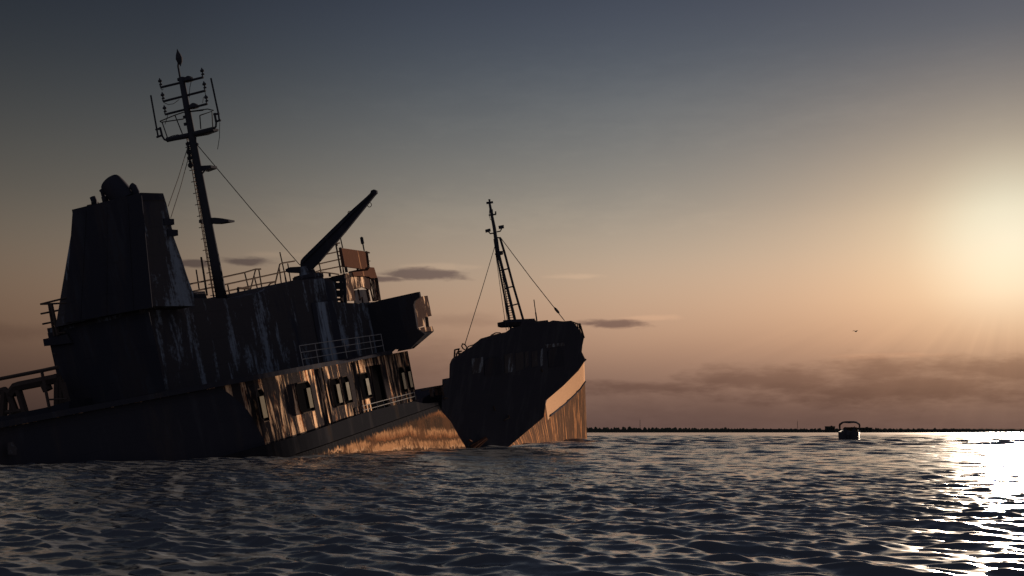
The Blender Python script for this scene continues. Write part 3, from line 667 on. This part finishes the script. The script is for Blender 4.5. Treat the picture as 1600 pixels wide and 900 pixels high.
# pale patch on the hull below (a torn opening with light plating)
mb = MB(); e = q5((62, 660), (100, 650), (130, 700), (130, 755), (62, 750))
def on_hull(p, off):
    f = -15.0
    for _ in range(12): q = on(p, 1, -inb(f)+off); f = .5*f+.5*q[0]
    return P(*q)
mb.prism([on_hull(p, .06) for p in e], P(0, -.02, 0)); mb.build('repair_plate', M_grey, wreck)

# funnel
mb = MB()
SF = -3.45
FP = (-6.3, -3.62); FTH = R(10.2)
def onF(p, off=0.0): return onT(p, off, FTH, FP)
fa = [S(p, 0, -6.3) for p in ((113.5, 328), (219, 306), (236, 470), (101, 500))]
stb = [onF(p) for p in ((219, 306), (222, 302.5), (255, 303), (260, 318), (264, 335), (272, 372), (284, 405), (292, 430), (302, 458), (304, 478), (236, 478))]
mb.loft(stb, [Vector((p.x, p.y+3.9+(max(0, 14.6-p.z)*.33), p.z-.05)) for p in stb])
fun = mb.build('funnel', M_grey, wreck)
mb = MB()   # sooty after plate, slightly proud
bl = [S(p, 0, min(q.x for q in stb)-.06) for p in ((113.5, 328), (221, 305.5), (238, 480), (101, 505))]
mb.prism(bl, P(.04, 0, 0)); mb.build('after_plate', M_dark, fun)
mb = MB()
for k in range(3):
    q0 = bl[0].lerp(bl[1], (k+.6)/3.3); q1 = bl[3].lerp(bl[2], (k+.6)/3.3); mb.beam(q0+Vector((-.01, 0, -.2)), q1+Vector((-.01, 0, 0)), .06, .03, (1, 0, 0))
mb.build('stiffener', M_dark, fun)
mb = MB()
for y0, x0, x1 in ((341, 256, 272), (358, 262, 278)):
    mb.prism([onF(p, .06) for p in ((x0, y0), (x1, y0+1), (x1+.5, y0+10), (x0+1, y0+11))], P(0, -1.2, 0))
build_each(mb, 'louvre', M_dark, fun)
mb = MB(); mb.prism([onF(p, .06) for p in ((220, 301), (255, 302), (258, 312), (222, 313))], P(0, -4.1, 0)); mb.build('cap', M_dark, fun)
def funnel_pt(p): return S(p, 0, -4.9)
mb = MB()
cl = [funnel_pt(c1(*a)) for a in ((790, 222), (768, 194), (742, 163), (716, 132), (700, 113), (689, 101))]; ring = []
for k, c in enumerate(cl):
    d_ = (cl[min(k+1, 5)]-cl[max(k-1, 0)]).normalized(); a_ = Vector((1, 0, 0)); a_ = (a_-d_*a_.dot(d_)).normalized(); b_ = d_.cross(a_); r_ = (.60, .62, .62, .61, .59, .55)[k]
    ring.append([c+(a_*math.cos(j*math.pi/10)+b_*math.sin(j*math.pi/10))*r_ for j in range(20)])
ring.append([cl[-1]+(p-cl[-1])*.82 for p in ring[-1]]); ring.append([cl[-2]+(p-cl[-2])*.75 for p in ring[-3]])
mb.grid([r+[r[0]] for r in ring]); mb.add(ring[-1], [list(range(20))])
o = mb.build('exhaust_pipe', M_dark, fun, smooth=True)
mb = MB()
for q, r in ((((590, 245), (588, 215), (578, 192)), .15), (((655, 235), (650, 200), (640, 160), (630, 148)), .10), (((665, 230), (655, 190)), .18), (((855, 205), (850, 160), (835, 130), (822, 122)), .18)):
    mb.tube([funnel_pt(c1(*a)) for a in q], r, 9)
build_each(mb, 'vent_pipe', M_dark, fun, smooth=True)
mb = MB()
mb.tube([funnel_pt(c1(570, 240)), funnel_pt(c1(545, 245))], .04, 5); mb.tube([funnel_pt(c1(615, 235)), funnel_pt(c1(612, 222))], .03, 5)
build_each(mb, 'bracket', M_rail, fun)

# main mast
FM = 4.5
def mp(p): return S(p, 0, FM)
b0, t0 = mp((347, 470)), mp((283.5, 121))
mb = MB(); mb.tube([b0.lerp(t0, k/6) for k in range(7)], .33, 12, .17); mast = mb.build('mast', M_mast, wreck, smooth=True)
def along(y): # point on the mast axis at photo row y
    t = (470-y)/(470-121); return b0.lerp(t0, t)
mb = MB(); mb.tube([mp(c3(277, 235)), mp(c3(262, 150)), mp(c3(267, 112))], .06, 7); mb.tube([mp(c3(280, 150)), mp(c3(275, 130))], .03, 6)
mb.lathe([(.05, -.35), (.15, -.2), (.2, 0), (.15, .22), (.06, .42), (.02, .55)], mp(c3(270, 98)), n=10)
mb.build('mast_light', M_mast, mast)
def yard(a, b, r):
    m_ = MB(); m_.tube([mp(a), mp(b)], r, 7); o = m_.build('yard', M_mast, mast)
    return o
def lamp(mb, p):
    mb.tube([mp((p[0]+.3, p[1]+9)), mp(p)], .035, 6)
    q = mp(p); mb.lathe([(.03, -.22), (.10, -.2), (.10, -.16), (.04, -.12), (.04, -.05), (.12, -.02), (.12, .05), (.05, .12), (.02, .2)], q, n=8)
for a, b in (((140, 300), (440, 228)), ((158, 398), (455, 322)), ((172, 490), (468, 415))):
    yard(c3(*a), c3(*b), .065)
    mb = MB(); mb.mark(); lamp(mb, c3(a[0]-4, a[1]-42)); mb.mark(); lamp(mb, c3(b[0]-8, b[1]-42)); build_each(mb, 'signal_lamp', M_mast, mast)
mb = MB(); mb.tube([mp(c3(185, 668)), mp(c3(340, 635)), mp(c3(515, 592))], .15, 8)
mb.prism([mp(c3(180, 672)), mp(c3(440, 628)), mp(c3(515, 600)), mp(c3(515, 585)), mp(c3(190, 650))], P(.5, 0, 0))
mb.build('crosstree', M_mast, mast)
mb = MB()
for q, r in ((((70, 355), (122, 648)), .055), (((135, 580), (150, 640)), .07), (((150, 640), (165, 665), (190, 675)), .06), (((105, 597), (140, 588)), .06), (((112, 650), (152, 635)), .06),
             (((493, 235), (545, 480), (553, 540)), .055), (((518, 480), (530, 545)), .07), (((530, 545), (528, 575), (510, 592)), .06), (((512, 490), (552, 483)), .06), (((525, 540), (562, 530)), .06)):
    if r == .055: mb.mark()
    mb.tube([mp(c3(*a)) for a in q], r, 6)
build_each(mb, 'whip_antenna', M_mast, mast)
mb = MB()
for q in (((135, 538), (240, 495), (300, 475), (470, 452), (512, 462)), ((135, 538), (145, 545), (300, 522)), ((150, 545), (188, 655)), ((240, 495), (292, 625)), ((415, 497), (500, 468), (507, 590)), ((415, 497), (422, 592)), ((440, 460), (350, 470))):
    mb.tube([mp(c3(*a)) for a in q], .035, 5)
for q in (((185, 655), (220, 640), (260, 632), (300, 640)), ((195, 420), (230, 415), (270, 385)), ((160, 405), (195, 422)), ((355, 255), (345, 300), (340, 370)), ((190, 495), (170, 560)), ((140, 305), (150, 320), (158, 310)), ((435, 410), (440, 370), (455, 360)), ((555, 545), (553, 650), (540, 735)), ((450, 325), (455, 350), (462, 380))):
    mb.tube([mp(c3(*a)) for a in q], .018, 5)
mb.build('aerial_frame', M_wire, mast)
mb = MB()  # dark floodlight hoods beside the mast
for a in ((335, 240), (370, 430)): mb.lathe([(.1, -.15), (.30, -.12), (.26, .06), (.08, .16)], mp(c3(*a)), n=9)
mb.prism([mp(c3(255, 235)), mp(c3(315, 225)), mp(c3(318, 262)), mp(c3(258, 255))], P(.3, 0, 0))
build_each(mb, 'floodlight', M_mast, mast)
mb = MB()
for pts in ([(312, 259), (329, 258), (330, 262), (316, 267)], [c4(270, 328), c4(310, 327), c4(397, 342), c4(397, 353), c4(320, 366), c4(280, 366)]):
    mb.prism([mp(p) for p in pts], P(.7, 0, 0))
mb.tube([mp((313, 275)), mp((322, 264))], .05, 5); mb.tube([mp(c4(285, 395)), mp(c4(292, 360))], .07, 5)
mb.prism([mp(c4(207, 342)), mp(c4(225, 338)), mp(c4(228, 362)), mp(c4(208, 362))], P(.3, 0, 0))
build_each(mb, 'platform', M_mast, mast)
mb = MB()  # ladder up the port side of the mast
l0, l1 = mp(c4(300, 835)), mp(c3(322, 650)); l2, l3 = mp(c4(285, 835)), mp(c3(316, 655))
mb.tube([l0, l1], .028, 5); mb.tube([l2+P(.35, 0, 0), l3+P(.35, 0, 0)], .028, 5)
n = 42
for i in range(n):
    t = (i+.5)/n; a = l0.lerp(l1, t); mb.tube([a, b0.lerp(t0, t*.73+.01)], .02, 4); mb.tube([a, l2.lerp(l3, t)+P(.35, 0, 0)], .02, 4)
    if i % 3 == 0: mb.tube([a-P(0, .18, 0)*(1), a], .025, 4)
mb.build('ladder', M_rail, mast)
mb = MB()
for y in (700, 760, 800, 850, 560, 510): mb.beam(mp(c3(300+(y-510)*.1, y)), mp(c3(335+(y-510)*.1, y-8)), .16, .1, (1, 0, 0))
mb.lathe([(.05, -.1), (.14, 0), (.05, .1)], mp(c3(393, 700)), n=7)
mb.tube([mp(c3(388, 640)), mp(c3(388, 700))], .03, 5)
for k in range(14): mb.lathe([(.03, -.08), (.12, 0), (.03, .08)], mp(c3(330+k*1.6, 690+k*13)), n=6)
build_each(mb, 'cleat', M_mast, mast)
def stay(a, b, r=.022):
    mb = MB(); mb.tube([a, a.lerp(b, .5)-Vector((0, 0, .08)), b], r, 5); mb.build('stay_wire', M_wire, wreck)
stay(mp(c3(325, 735)), S((263, 322), 1, -3.5)); stay(mp(c3(333, 800)), S((267, 340), 1, -3.5)); stay(mp(c3(398, 705)), S(c5(282, 550), 1, -3.5), .026)

# crane
SC = -3.6
FC = 10.6
def cp(p): return S(p, 0, FC)                    # boom swung out over the starboard side
mb = MB()
e = [c5(285, 520), c5(300, 500), c5(590, 215), c5(728, 92), c5(735, 72), c5(752, 65), c5(768, 72), c5(770, 90), c5(755, 105), c5(565, 340), c5(405, 525), c5(330, 600), c5(295, 600), c5(282, 545)]
mb.prism([cp(p) for p in e], P(.22, 0, 0)); boom = mb.build('crane_boom', M_dark, wreck)
mb = MB()
mb.beam(cp(c5(295, 535))+Vector((-.03, 0, .0)), cp(c5(745, 85))+Vector((-.03, 0, 0)), .12, .1, (1, 0, 0))
mb.build('rib', M_dark, boom)
mb = MB()
for c, r in ((c5(586, 215), .12), (c5(713, 162), .14)):
    q = cp(c); mb.tube([q+Vector((.3, r*math.cos(a), r*math.sin(a))) for a in np.linspace(0, 6.283, 11)], .025, 5)
build_each(mb, 'eye', M_rail, boom)
mb = MB(); mb.prism([cp(p) for p in (c5(188, 575), c5(215, 562), c5(285, 558), c5(300, 570), c5(300, 602), c5(205, 598), c5(190, 590))], P(1.0, 0, 0)); mb.build('slewing_platform', M_dark, boom)
mb = MB(); q = cp(c5(318, 640)); q.z = 9.2; q.x += .4; top = cp(c5(318, 585)).z
mb.lathe([(1.25, 0), (.95, top-9.2-.55), (1.0, top-9.2-.5), (1.0, top-9.2-.3), (.55, top-9.2-.25), (.45, top-9.2+.3)], q, n=18); mb.build('crane_pedestal', M_grey, wreck, smooth=False)

# ------------------------------------------------------------------ the wreck: bow part, broken off and twisted to starboard
OB = pt(791, 699, 93); OB.z = 0
HA, FLARE = R(23.5), R(11)
TA = Vector((math.sin(HA), math.cos(HA), 0)); SA = Vector((math.cos(HA), -math.sin(HA), 0))
NA = SA*math.cos(FLARE)-Z0*math.sin(FLARE)
def onA(p, off=0.0):
    d = Vector(((p[0]-800)/FPX, 1, (HZ-p[1])/FPX)); t = (NA.dot(OB+NA*off-CAM))/NA.dot(d); return CAM+d*t-OB
def bw(p, Y): return pt(p[0], p[1], Y)-OB
bow = thing('wrecked_bow', 'broken bow of the wreck with lattice mast, white band and sunlit rusty plating', 'shipwreck', loc=OB)
outline = [(693, 745), (693, 655), (690, 640), (691, 600), (691, 592.5), (702, 590.5), (702.5, 569), (706, 561), (716, 555), (724, 549), (736, 542), (751, 529), (775, 522), (790, 519), (800, 512), (814, 509), (815, 501), (823, 499.5), (835, 498),
           (838, 502), (856, 500), (857, 503), (864, 500.5), (880, 502), (893, 501), (899, 507), (907, 517), (912.5, 528), (910, 540), (909, 550), (914.5, 561), (912, 567), (904, 579), (880, 603), (853, 626), (850, 651), (846, 655), (791, 701), (775, 745)]
pa = [onA(p) for p in outline]
PORT = Vector((-math.cos(HA), math.sin(HA), 0)); FWD = TA
lmin = min(p.dot(TA) for p in pa); lmax = max(p.dot(TA) for p in pa)
def inner(p):
    q = max(0, min(1, (p.dot(TA)-lmin)/(lmax-lmin)))        # torn to a wedge at the after end, pointed at the stem
    return p+PORT*(2.8+9.0*q*(1-q)+.3*q)+FWD*(11.5-4.5*q)-Z0*2.6*(1-q)*min(1, max(0, p.z/4))
mb = MB(); NK = 9                                # the last points follow the shadow edge, shaped as a knuckle; height kept inboard
mb.loft(pa, [inner(p) if k < len(pa)-NK else p+PORT*3.2+FWD*.5+Z0*.8 for k, p in enumerate(pa)]); mb.build('forecastle', M_black, bow)
# lower bow plating, curving round to the stem
mb = MB(); NT, NV = 40, 40
K0 = bw((791, 700), 93); W0 = K0.copy()
rows = []; mats = []
Kpts = [(791, 700), (846, 654), (850, 650), (853, 625), (880, 602), (904, 578), (913, 565)]
def Kpix(t):
    x = 791+(913.5-791)*t
    for (xa, ya), (xb, yb) in zip(Kpts, Kpts[1:]):
        if x <= xb: return (x, ya+(yb-ya)*(x-xa)/(xb-xa))
    return Kpts[-1]
KY1 = (onA((913, 565))+OB).y; 
grid = []
for i in range(NT+1):
    t = i/NT; kp = Kpix(t)
    Yk = 93+(151-93)*t; k = bw(kp, max(Yk, (onA(kp)+OB).y+.05))
    Yw = 93+(163-93)*(t**1.02); wx = 791+(917.5-791)*(t**.9)
    wv = Vector(((wx-800)/FPX*Yw, Yw, 0))-OB
    bul = Vector((.95, -.3, 0))*(math.sin(math.pi*min(1, t))*.12)
    row = []
    for j in range(NV+1):
        v = j/NV*1.25
        p = k.lerp(wv, v) if v <= 1 else wv+(wv-k)*(v-1)+Vector((0, 0, -1.0*(v-1)*4))
        row.append(p+bul*math.sin(math.pi*min(1, v)*.5+.2))
    grid.append(row)
# beyond the silhouette: round the shoulder to the stem
for q in range(1, 9):
    a = q/8; last = grid[NT]
    grid.append([p+Vector((.25*math.sin(a*2.2)-5.2*a*a, 10.5*a, .5*a*(1-j/NV))) for j, p in enumerate(last)])
mb.grid(grid)
def band(t): return 1.75+1.6*max(0, min(t, 1)-.5)
for fi in range(len(mb.f)):
    i = fi//NV; j = fi % NV; t = (i+.5)/NT; v = (j+.5)/NV*1.25
    kz = grid[min(i, NT)][0].z
    mb.mi[fi] = 1 if (t > .502 and v*kz < band(t)) else 0
pl_ = mb.build('bow_plating', [M_bowplate, M_white], bow, smooth=True)
uvl = pl_.data.uv_layers.new(name='plate')
flat = [p for r in grid for p in r]; ncol = NV+1
alen = [0.0]
for i in range(1, len(grid)): alen.append(alen[-1]+(grid[i][NV//2]-grid[i-1][NV//2]).length)
for lp_ in pl_.data.loops: i = lp_.vertex_index//ncol; uvl.data[lp_.index].uv = (alen[i], flat[lp_.vertex_index].z+alen[i]*.02)
def surf(i, dist):
    g = grid[i]; v = min(1, dist/g[0].z)*NV/1.25; j = int(v)
    return g[j].lerp(g[min(j+1, NV)], v-j)
mb = MB(); mb.tube([surf(i, band((i+.5)/NT)+.08)+Vector((.05, -.05, 0)) for i in range(21, NT+3)], .11, 6); mb.build('rubbing_strake', M_black, bow)
# torn strakes where the bow has parted from the hull
mb = MB()
for a, b, r in (((738, 700), (759, 684), .12), ((744, 701), (761, 686), .07), ((733, 688), (737, 690), .08), ((735, 697), (752, 687), .05)): mb.tube([onA(a, .3), onA(b, .3)], r, 6)
for k in range(9): mb.tube([onA((737+k*2.4, 697-k*1.2), .3), onA((739+k*2.4, 694-k*1.3), .3)], .06, 5)
build_each(mb, 'torn_strake', M_rust, bow)
mb = MB()
for a, b in (((690, 612), (695, 600)), ((694, 622), (699, 622)), ((690, 605), (693, 618))): mb.tube([onA(a, .15), onA(b, .15)], .07, 6)
build_each(mb, 'fairlead', M_rail, bow)
# pale painted panels and doorways on the forecastle side
mb = MB()
for x0, y0, x1, y1 in ((290, 300, 355, 388), (480, 275, 530, 385), (545, 268, 590, 370), (600, 262, 620, 350), (640, 258, 672, 350), (690, 250, 705, 345), (720, 215, 830, 235)):
    e = [c7(x0, y0+3), c7(x1, y0-8), c7(x1+4, y1-8), c7(x0+4, y1+3)]; mb.prism([onA(p, .03) for p in e], -NA*.04)
build_each(mb, 'painted_panel', M_grey, bow)
mb = MB()
for x0, y0, x1, y1 in ((362, 300, 465, 400), (735, 240, 825, 350)):
    e = [c7(x0, y0+20), c7(x0+20, y0), c7(x1-20, y0-8), c7(x1, y0+10), c7(x1+6, y1-8), c7(x0+6, y1+3)]; mb.prism([onA(p, .05) for p in e], -NA*.04)
build_each(mb, 'doorway', M_dark, bow)
# small sunlit fittings
mb = MB()
for a, b in ((c7(418, 580), c7(427, 605)), (c7(480, 662), c7(512, 645)), (c7(505, 632), c7(510, 652)), (c7(698, 362), c7(705, 378))): mb.tube([onA(a, .12), onA(b, .12)], .06, 5)
build_each(mb, 'fitting', M_rail, bow)
# rails on the bow
mb = MB(); mb.tube([onA(c7(*q), -1.0) for q in ((398, 172), (405, 163), (430, 150), (455, 150), (462, 158))], .05, 6); mb.build('grab_rail', M_rail, bow)
mb = MB(); e7 = lambda *p: [c7(*a) for a in p]
for q, r in ((e7((186, 310), (190, 250), (215, 245)), .07), (e7((195, 300), (205, 262), (228, 258)), .06), (e7((212, 250), (216, 298)), .06), (e7((188, 275), (225, 270)), .04), (e7((225, 290), (240, 262)), .06), (e7((238, 270), (255, 280)), .1),
             (e7((235, 215), (230, 228), (238, 243), (255, 252), (260, 235), (250, 220), (235, 214)), .05), (e7((262, 250), (268, 230), (300, 220), (320, 205)), .04), (e7((180, 305), (200, 290)), .08)):
    mb.tube([onA(p, -1.0) for p in q], r, 6)
mb.build('railing', M_rail, bow)
mb = MB()
for q, r in ((e7((868, 82), (895, 92), (922, 100)), .06), (e7((922, 98), (938, 150), (946, 178)), .10), (e7((880, 85), (890, 130)), .04), (e7((895, 92), (905, 140)), .04), (e7((905, 95), (918, 145)), .06), (e7((915, 100), (930, 160)), .05), (e7((890, 108), (928, 125)), .03)):
    mb.tube([onA(p, -.2) for p in q], r, 6)
mb.build('railing', M_rail, bow)
mb = MB(); mb.prism([onA(p, -.8) for p in e7((578, 85), (610, 78), (612, 70), (658, 66), (660, 100), (600, 115), (580, 110))], PORT*2.2); mb.build('winch_house', M_dark, bow)
mb = MB(); mb.tube([onA(c7(950, 310), .0)-Vector((.3, 0, .3)), onA(c7(958, 305), 0)], .09, 5); mb.build('cathead', M_black, bow)
# lattice mast
YM = 110.0
def lp(p): return bw(c8(*p), YM)
mb = MB()
leg = [((402, 882), (356, 640), (310, 395), (296, 300)), ((440, 868), (375, 600), (322, 390), (310, 300)), ((482, 818), (418, 600), (362, 390), (332, 292))]
for q, r, dy in ((leg[0], .10, .7), (leg[1], .15, 0), (leg[2], .12, .4)): mb.tube([lp(p)+Vector((0, dy*(1-i/3), 0)) for i, p in enumerate(q)], r, 7)
mb.tube([lp((316, 380)), lp((296, 230)), lp((280, 150)), lp((266, 72))], .20, 8, .12)
lat = mb.build('lattice_mast', M_mast, bow)
mb = MB()
for a, b in (((335, 502), (385, 490)), ((362, 616), (418, 603)), ((384, 731), (450, 714)), ((303, 292), (335, 292)), ((400, 852), (468, 842))): mb.tube([lp(a), lp(b)], .07, 6)
for k in range(30):
    t = k/29; a = Vector((320+(402-320)*t, 410+(850-410)*t)); b = Vector((330+(432-330)*t, 408+(845-408)*t)); mb.tube([lp(a), lp(b)], .035, 4)
for a, b in (((330, 420), (405, 870)),): mb.tube([lp(a), lp(b)], .05, 5)
mb.build('rung', M_mast, lat)
mb = MB(); mb.prism([lp(p) for p in ((305, 378), (350, 376), (352, 390), (322, 400), (305, 398))], Vector((0, .9, 0))); mb.prism([lp(p) for p in ((294, 308), (302, 306), (306, 345), (298, 345))], Vector((0, .4, 0)))
mb.tube([lp((300, 398)), lp((318, 394))], .08, 5); build_each(mb, 'platform', M_mast, lat)
mb = MB()
mb.mark(); mb.tube([lp((258, 252)), lp((270, 266)), lp((298, 262))], .07, 6); mb.prism([lp(p) for p in ((237, 241), (270, 232), (273, 246), (240, 255))], Vector((0, .5, 0)))
mb.mark(); mb.tube([lp((345, 228)), lp((335, 250)), lp((312, 255))], .07, 6); mb.prism([lp(p) for p in ((322, 216), (356, 210), (358, 226), (325, 232))], Vector((0, .5, 0)))
build_each(mb, 'floodlight', M_mast, lat)
mb = MB()
mb.beam(lp((245, 71)), lp((288, 65)), .2, .14, (0, 1, 0)); mb.tube([lp((258, 50)), lp((271, 50))], .07, 6); mb.tube([lp((265, 50)), lp((266, 75))], .1, 6)
mb.tube([lp((260, 149)), lp((308, 142))], .08, 6); mb.tube([lp((305, 142)), lp((304, 124))], .08, 6); mb.tube([lp((264, 150)), lp((266, 110))], .035, 5)
mb.prism([lp(p) for p in ((272, 112), (286, 110), (290, 150), (278, 150))], Vector((0, .4, 0)))
mb.tube([lp((266, 155)), lp((270, 175)), lp((285, 185))], .03, 5); mb.tube([lp((284, 188)), lp((292, 230)), lp((290, 262)), lp((296, 300))], .03, 5)
for y in (205, 215, 235): mb.tube([lp((284+(y-205)*.3, y)), lp((300, y-4))], .05, 5)
mb.build('masthead', M_mast, lat)
def bstay(a, b, r):
    mb = MB(); mb.tube([a, a.lerp(b, .5)-Vector((0, 0, .1)), b], r, 5); mb.build('stay_wire', M_wire, bow)
bstay(lp((300, 345)), onA(c7(250, 215), -1), .032); bstay(lp((335, 290)), onA(c7(832, 78), -1.2), .04)
bstay(lp((305, 400)), onA(c7(492, 135), -1), .026); bstay(lp((318, 405)), onA(c7(506, 130), -1), .026)
mb = MB(); mb.lathe([(.05, -.4), (.13, -.2), (.13, .2), (.05, .4)], lp((695, 757)), ax=lp((745, 818))-lp((650, 705)), n=7); mb.build('turnbuckle', M_wire, bow)
mb = MB(); mb.tube([lp((568, 825)), lp((560, 770))], .075, 6); mb.tube([lp((560, 770)), lp((549, 688))], .05, 6); mb.build('whip_antenna', M_mast, bow)

# ------------------------------------------------------------------ motorboat
YB = 152.0; xb = (1328-800)/FPX*YB
boat = thing('motorboat', 'small open motorboat with a canopy heading away across the water', 'boat', loc=(xb, YB, .12))
boat.rotation_euler = (0, 0, R(-21))
M_gel = plain('boat_gelcoat', (.16, .16, .165), .3, noise=.15, spec=.5); M_canvas = plain('dark_canvas', (.035, .035, .04), .8); M_motor = plain('motor_cowl', (.03, .03, .035), .35)
mb = MB(); st = []
for k in range(13):
    t = k/12; y = -3.0+6.4*t; hw = 1.34*(1-max(0, (t-.45)/.55)**2.2); zt = 1.25+.45*t*t; zk = -.35+.6*max(0, (t-.6)/.4)**2; zc = .2+.5*t*t
    ring = [(-hw*.97-.02, y, zt), (-hw, y, zt-.12), (-hw*.95, y, zc-.3), (0, y, zk), (hw*.95, y, zc-.3), (hw, y, zt-.12), (hw*.97+.02, y, zt), (hw*.86, y, zt-.02), (hw*.8, y, zt-.45), (-hw*.8, y, zt-.45), (-hw*.86, y, zt-.02)]
    st.append(ring)
for a, b in zip(st, st[1:]):
    n = len(a); mb.add(list(a)+list(b), [[i, (i+1) % n, (i+1) % n+n, i+n] for i in range(n)])
mb.add(st[0], [list(range(len(st[0])))])
mb.build('hull', M_gel, boat)
MB().prism([(-1.32, -3.03, 1.2), (-1.26, -3.03, -.08), (0, -3.03, -.3), (1.26, -3.03, -.08), (1.32, -3.03, 1.2)], (0, .028, 0)).build('transom', M_motor, boat)  # darker than the hull: the stern's backlit shade put into its colour
MB().tube([(-1.36, -3, 1.18)]+[(-1.36*(1-max(0, (t-.45)/.55)**2.2), -3.0+6.4*t, 1.2+.45*t*t) for t in np.linspace(.1, 1, 10)], .05, 6).tube([(1.36*(1-max(0, (t-.45)/.55)**2.2), -3.0+6.4*t, 1.2+.45*t*t) for t in np.linspace(0, 1, 11)], .05, 6).build('gunwale', M_canvas, boat)
mb = MB()
cx = np.linspace(-1.25, 1.25, 9)
lo = [(x, -1.9, 2.66-.34*abs(x/1.25)**5) for x in cx]; hi = [(x, .5, 2.70-.34*abs(x/1.25)**5) for x in cx]
mb.grid([lo, hi]); mb.grid([[(p[0], p[1], p[2]-.1) for p in lo], [(p[0], p[1], p[2]-.1) for p in hi]]); mb.grid([lo, [(p[0], p[1], p[2]-.30+.1*abs(p[0])) for p in lo]]); mb.grid([hi, [(p[0], p[1], p[2]-.22) for p in hi]])
mb.build('canopy', M_canvas, boat)
mb = MB()
for y in (-1.85, -.7, .45):
    for s in (-1, 1): mb.tube([(s*1.28, -.7+(y+.7)*.35, 1.2), (s*1.32, y*.9, 2.1), (s*1.22, y, 2.36)], .055, 6)
build_each(mb, 'canopy_pole', M_rail, boat)
mb = MB(); mb.prism([(-1.0, .9, 1.3), (1.0, .9, 1.3), (.85, .6, 1.85), (-.85, .6, 1.85)], (0, .05, 0)); mb.build('windscreen', M_glass, boat)
mb = MB(); mb.prism([(-1.0, .55, .8), (1.0, .55, .8), (1.0, .95, 1.3), (-1.0, .95, 1.3)], (0, .4, 0)); mb.build('console', M_gel, boat)
for x in (-.55, .55):
    MB().box(x-.3, x+.3, -.9, -.4, .8, 1.05).box(x-.28, x+.28, -1.0, -.88, 1.0, 1.5).build('seat', M_canvas, boat)
mb = MB(); mb.loft([(-.22, -3.1, .75), (.22, -3.1, .75), (.22, -3.55, .75), (-.22, -3.55, .75)], [(-.18, -3.08, 1.35), (.18, -3.08, 1.35), (.16, -3.45, 1.40), (-.16, -3.45, 1.40)])
mb.loft([(-.1, -3.1, -.4), (.1, -3.1, -.4), (.06, -3.4, -.4), (-.06, -3.4, -.4)], [(-.13, -3.1, .75), (.13, -3.1, .75), (.1, -3.45, .75), (-.1, -3.45, .75)])
ob = mb.build('outboard_motor', M_motor, boat)
MB().tube([(.62, -.2, 1.2), (.62, -.2, 2.0)], .035, 5).build('antenna', M_rail, boat)
# two people under the canopy, seated, seen from behind
def person(loc, label, mat):
    me = bpy.data.meshes.new('person')
    J = [(0, 0, .12), (0, .02, .32), (0, .02, .52), (0, .03, .62), (0, .04, .70), (0, .05, .80), (0, .05, .88),
         (.17, .02, .54), (.24, .12, .30), (.18, .34, .24), (-.17, .02, .54), (-.24, .12, .30), (-.18, .34, .24),
         (.10, .05, .08), (.13, .42, .08), (.13, .46, -.30), (.13, .58, -.36), (-.10, .05, .08), (-.13, .42, .08), (-.13, .46, -.30), (-.13, .58, -.36)]
    Ed = [(0, 1), (1, 2), (2, 3), (3, 4), (4, 5), (5, 6), (2, 7), (7, 8), (8, 9), (2, 10), (10, 11), (11, 12), (0, 13), (13, 14), (14, 15), (15, 16), (0, 17), (17, 18), (18, 19), (19, 20)]
    rad = [.16, .15, .14, .06, .085, .105, .06, .065, .05, .04, .065, .05, .04, .09, .07, .05, .04, .09, .07, .05, .04]
    me.from_pydata(J, Ed, []); o = bpy.data.objects.new('person', me); COL.objects.link(o)
    md = o.modifiers.new('skin', 'SKIN')
    for i, v in enumerate(me.skin_vertices[0].data): v.radius = (rad[i], rad[i]); v.use_root = (i == 0)
    sb = o.modifiers.new('sub', 'SUBSURF'); sb.levels = 1; sb.render_levels = 2
    me.materials.append(mat); o.matrix_world = boat_m @ Matrix.Translation(loc)
    o['label'] = label; o['category'] = 'person'; o['group'] = 'people in the motorboat'
boat_m = Matrix.Translation((xb, YB, .12)) @ Matrix.Rotation(R(-21), 4, 'Z')
M_cloth = plain('dark_clothes', (.04, .04, .05), .9)
person((-.55, -.66, 1.0), 'person in dark clothes seated at the left under the boat canopy', M_cloth)
person((.55, -.66, 1.02), 'person in dark clothes seated at the right under the boat canopy', M_cloth)

# ------------------------------------------------------------------ bird
mb = MB(); q = pt(1337, 518, 150)
mb.lathe([(.01, -.2), (.06, -.1), (.075, .05), (.05, .16), (.045, .22), (.01, .3)], (0, 0, 0), ax=(.8, .5, .05), n=8)
for s in (-1, 1):
    w_ = Vector((-.5*s, .8*s, 0))
    a = [Vector((.10, .05, .03)), Vector((-.08, -.05, .03)), w_*.30+Vector((-.05, -.03, .14)), w_*.55+Vector((-.08, -.04, .10)), w_*.32+Vector((.10, .06, .15))]
    mb.prism(a, (0, 0, .015))
o = mb.build('bird', plain('dark_feathers', (.05, .045, .04), .8)); o.location = q; o['label'] = 'small dark bird flying in the orange sky above the motorboat'; o['category'] = 'bird'
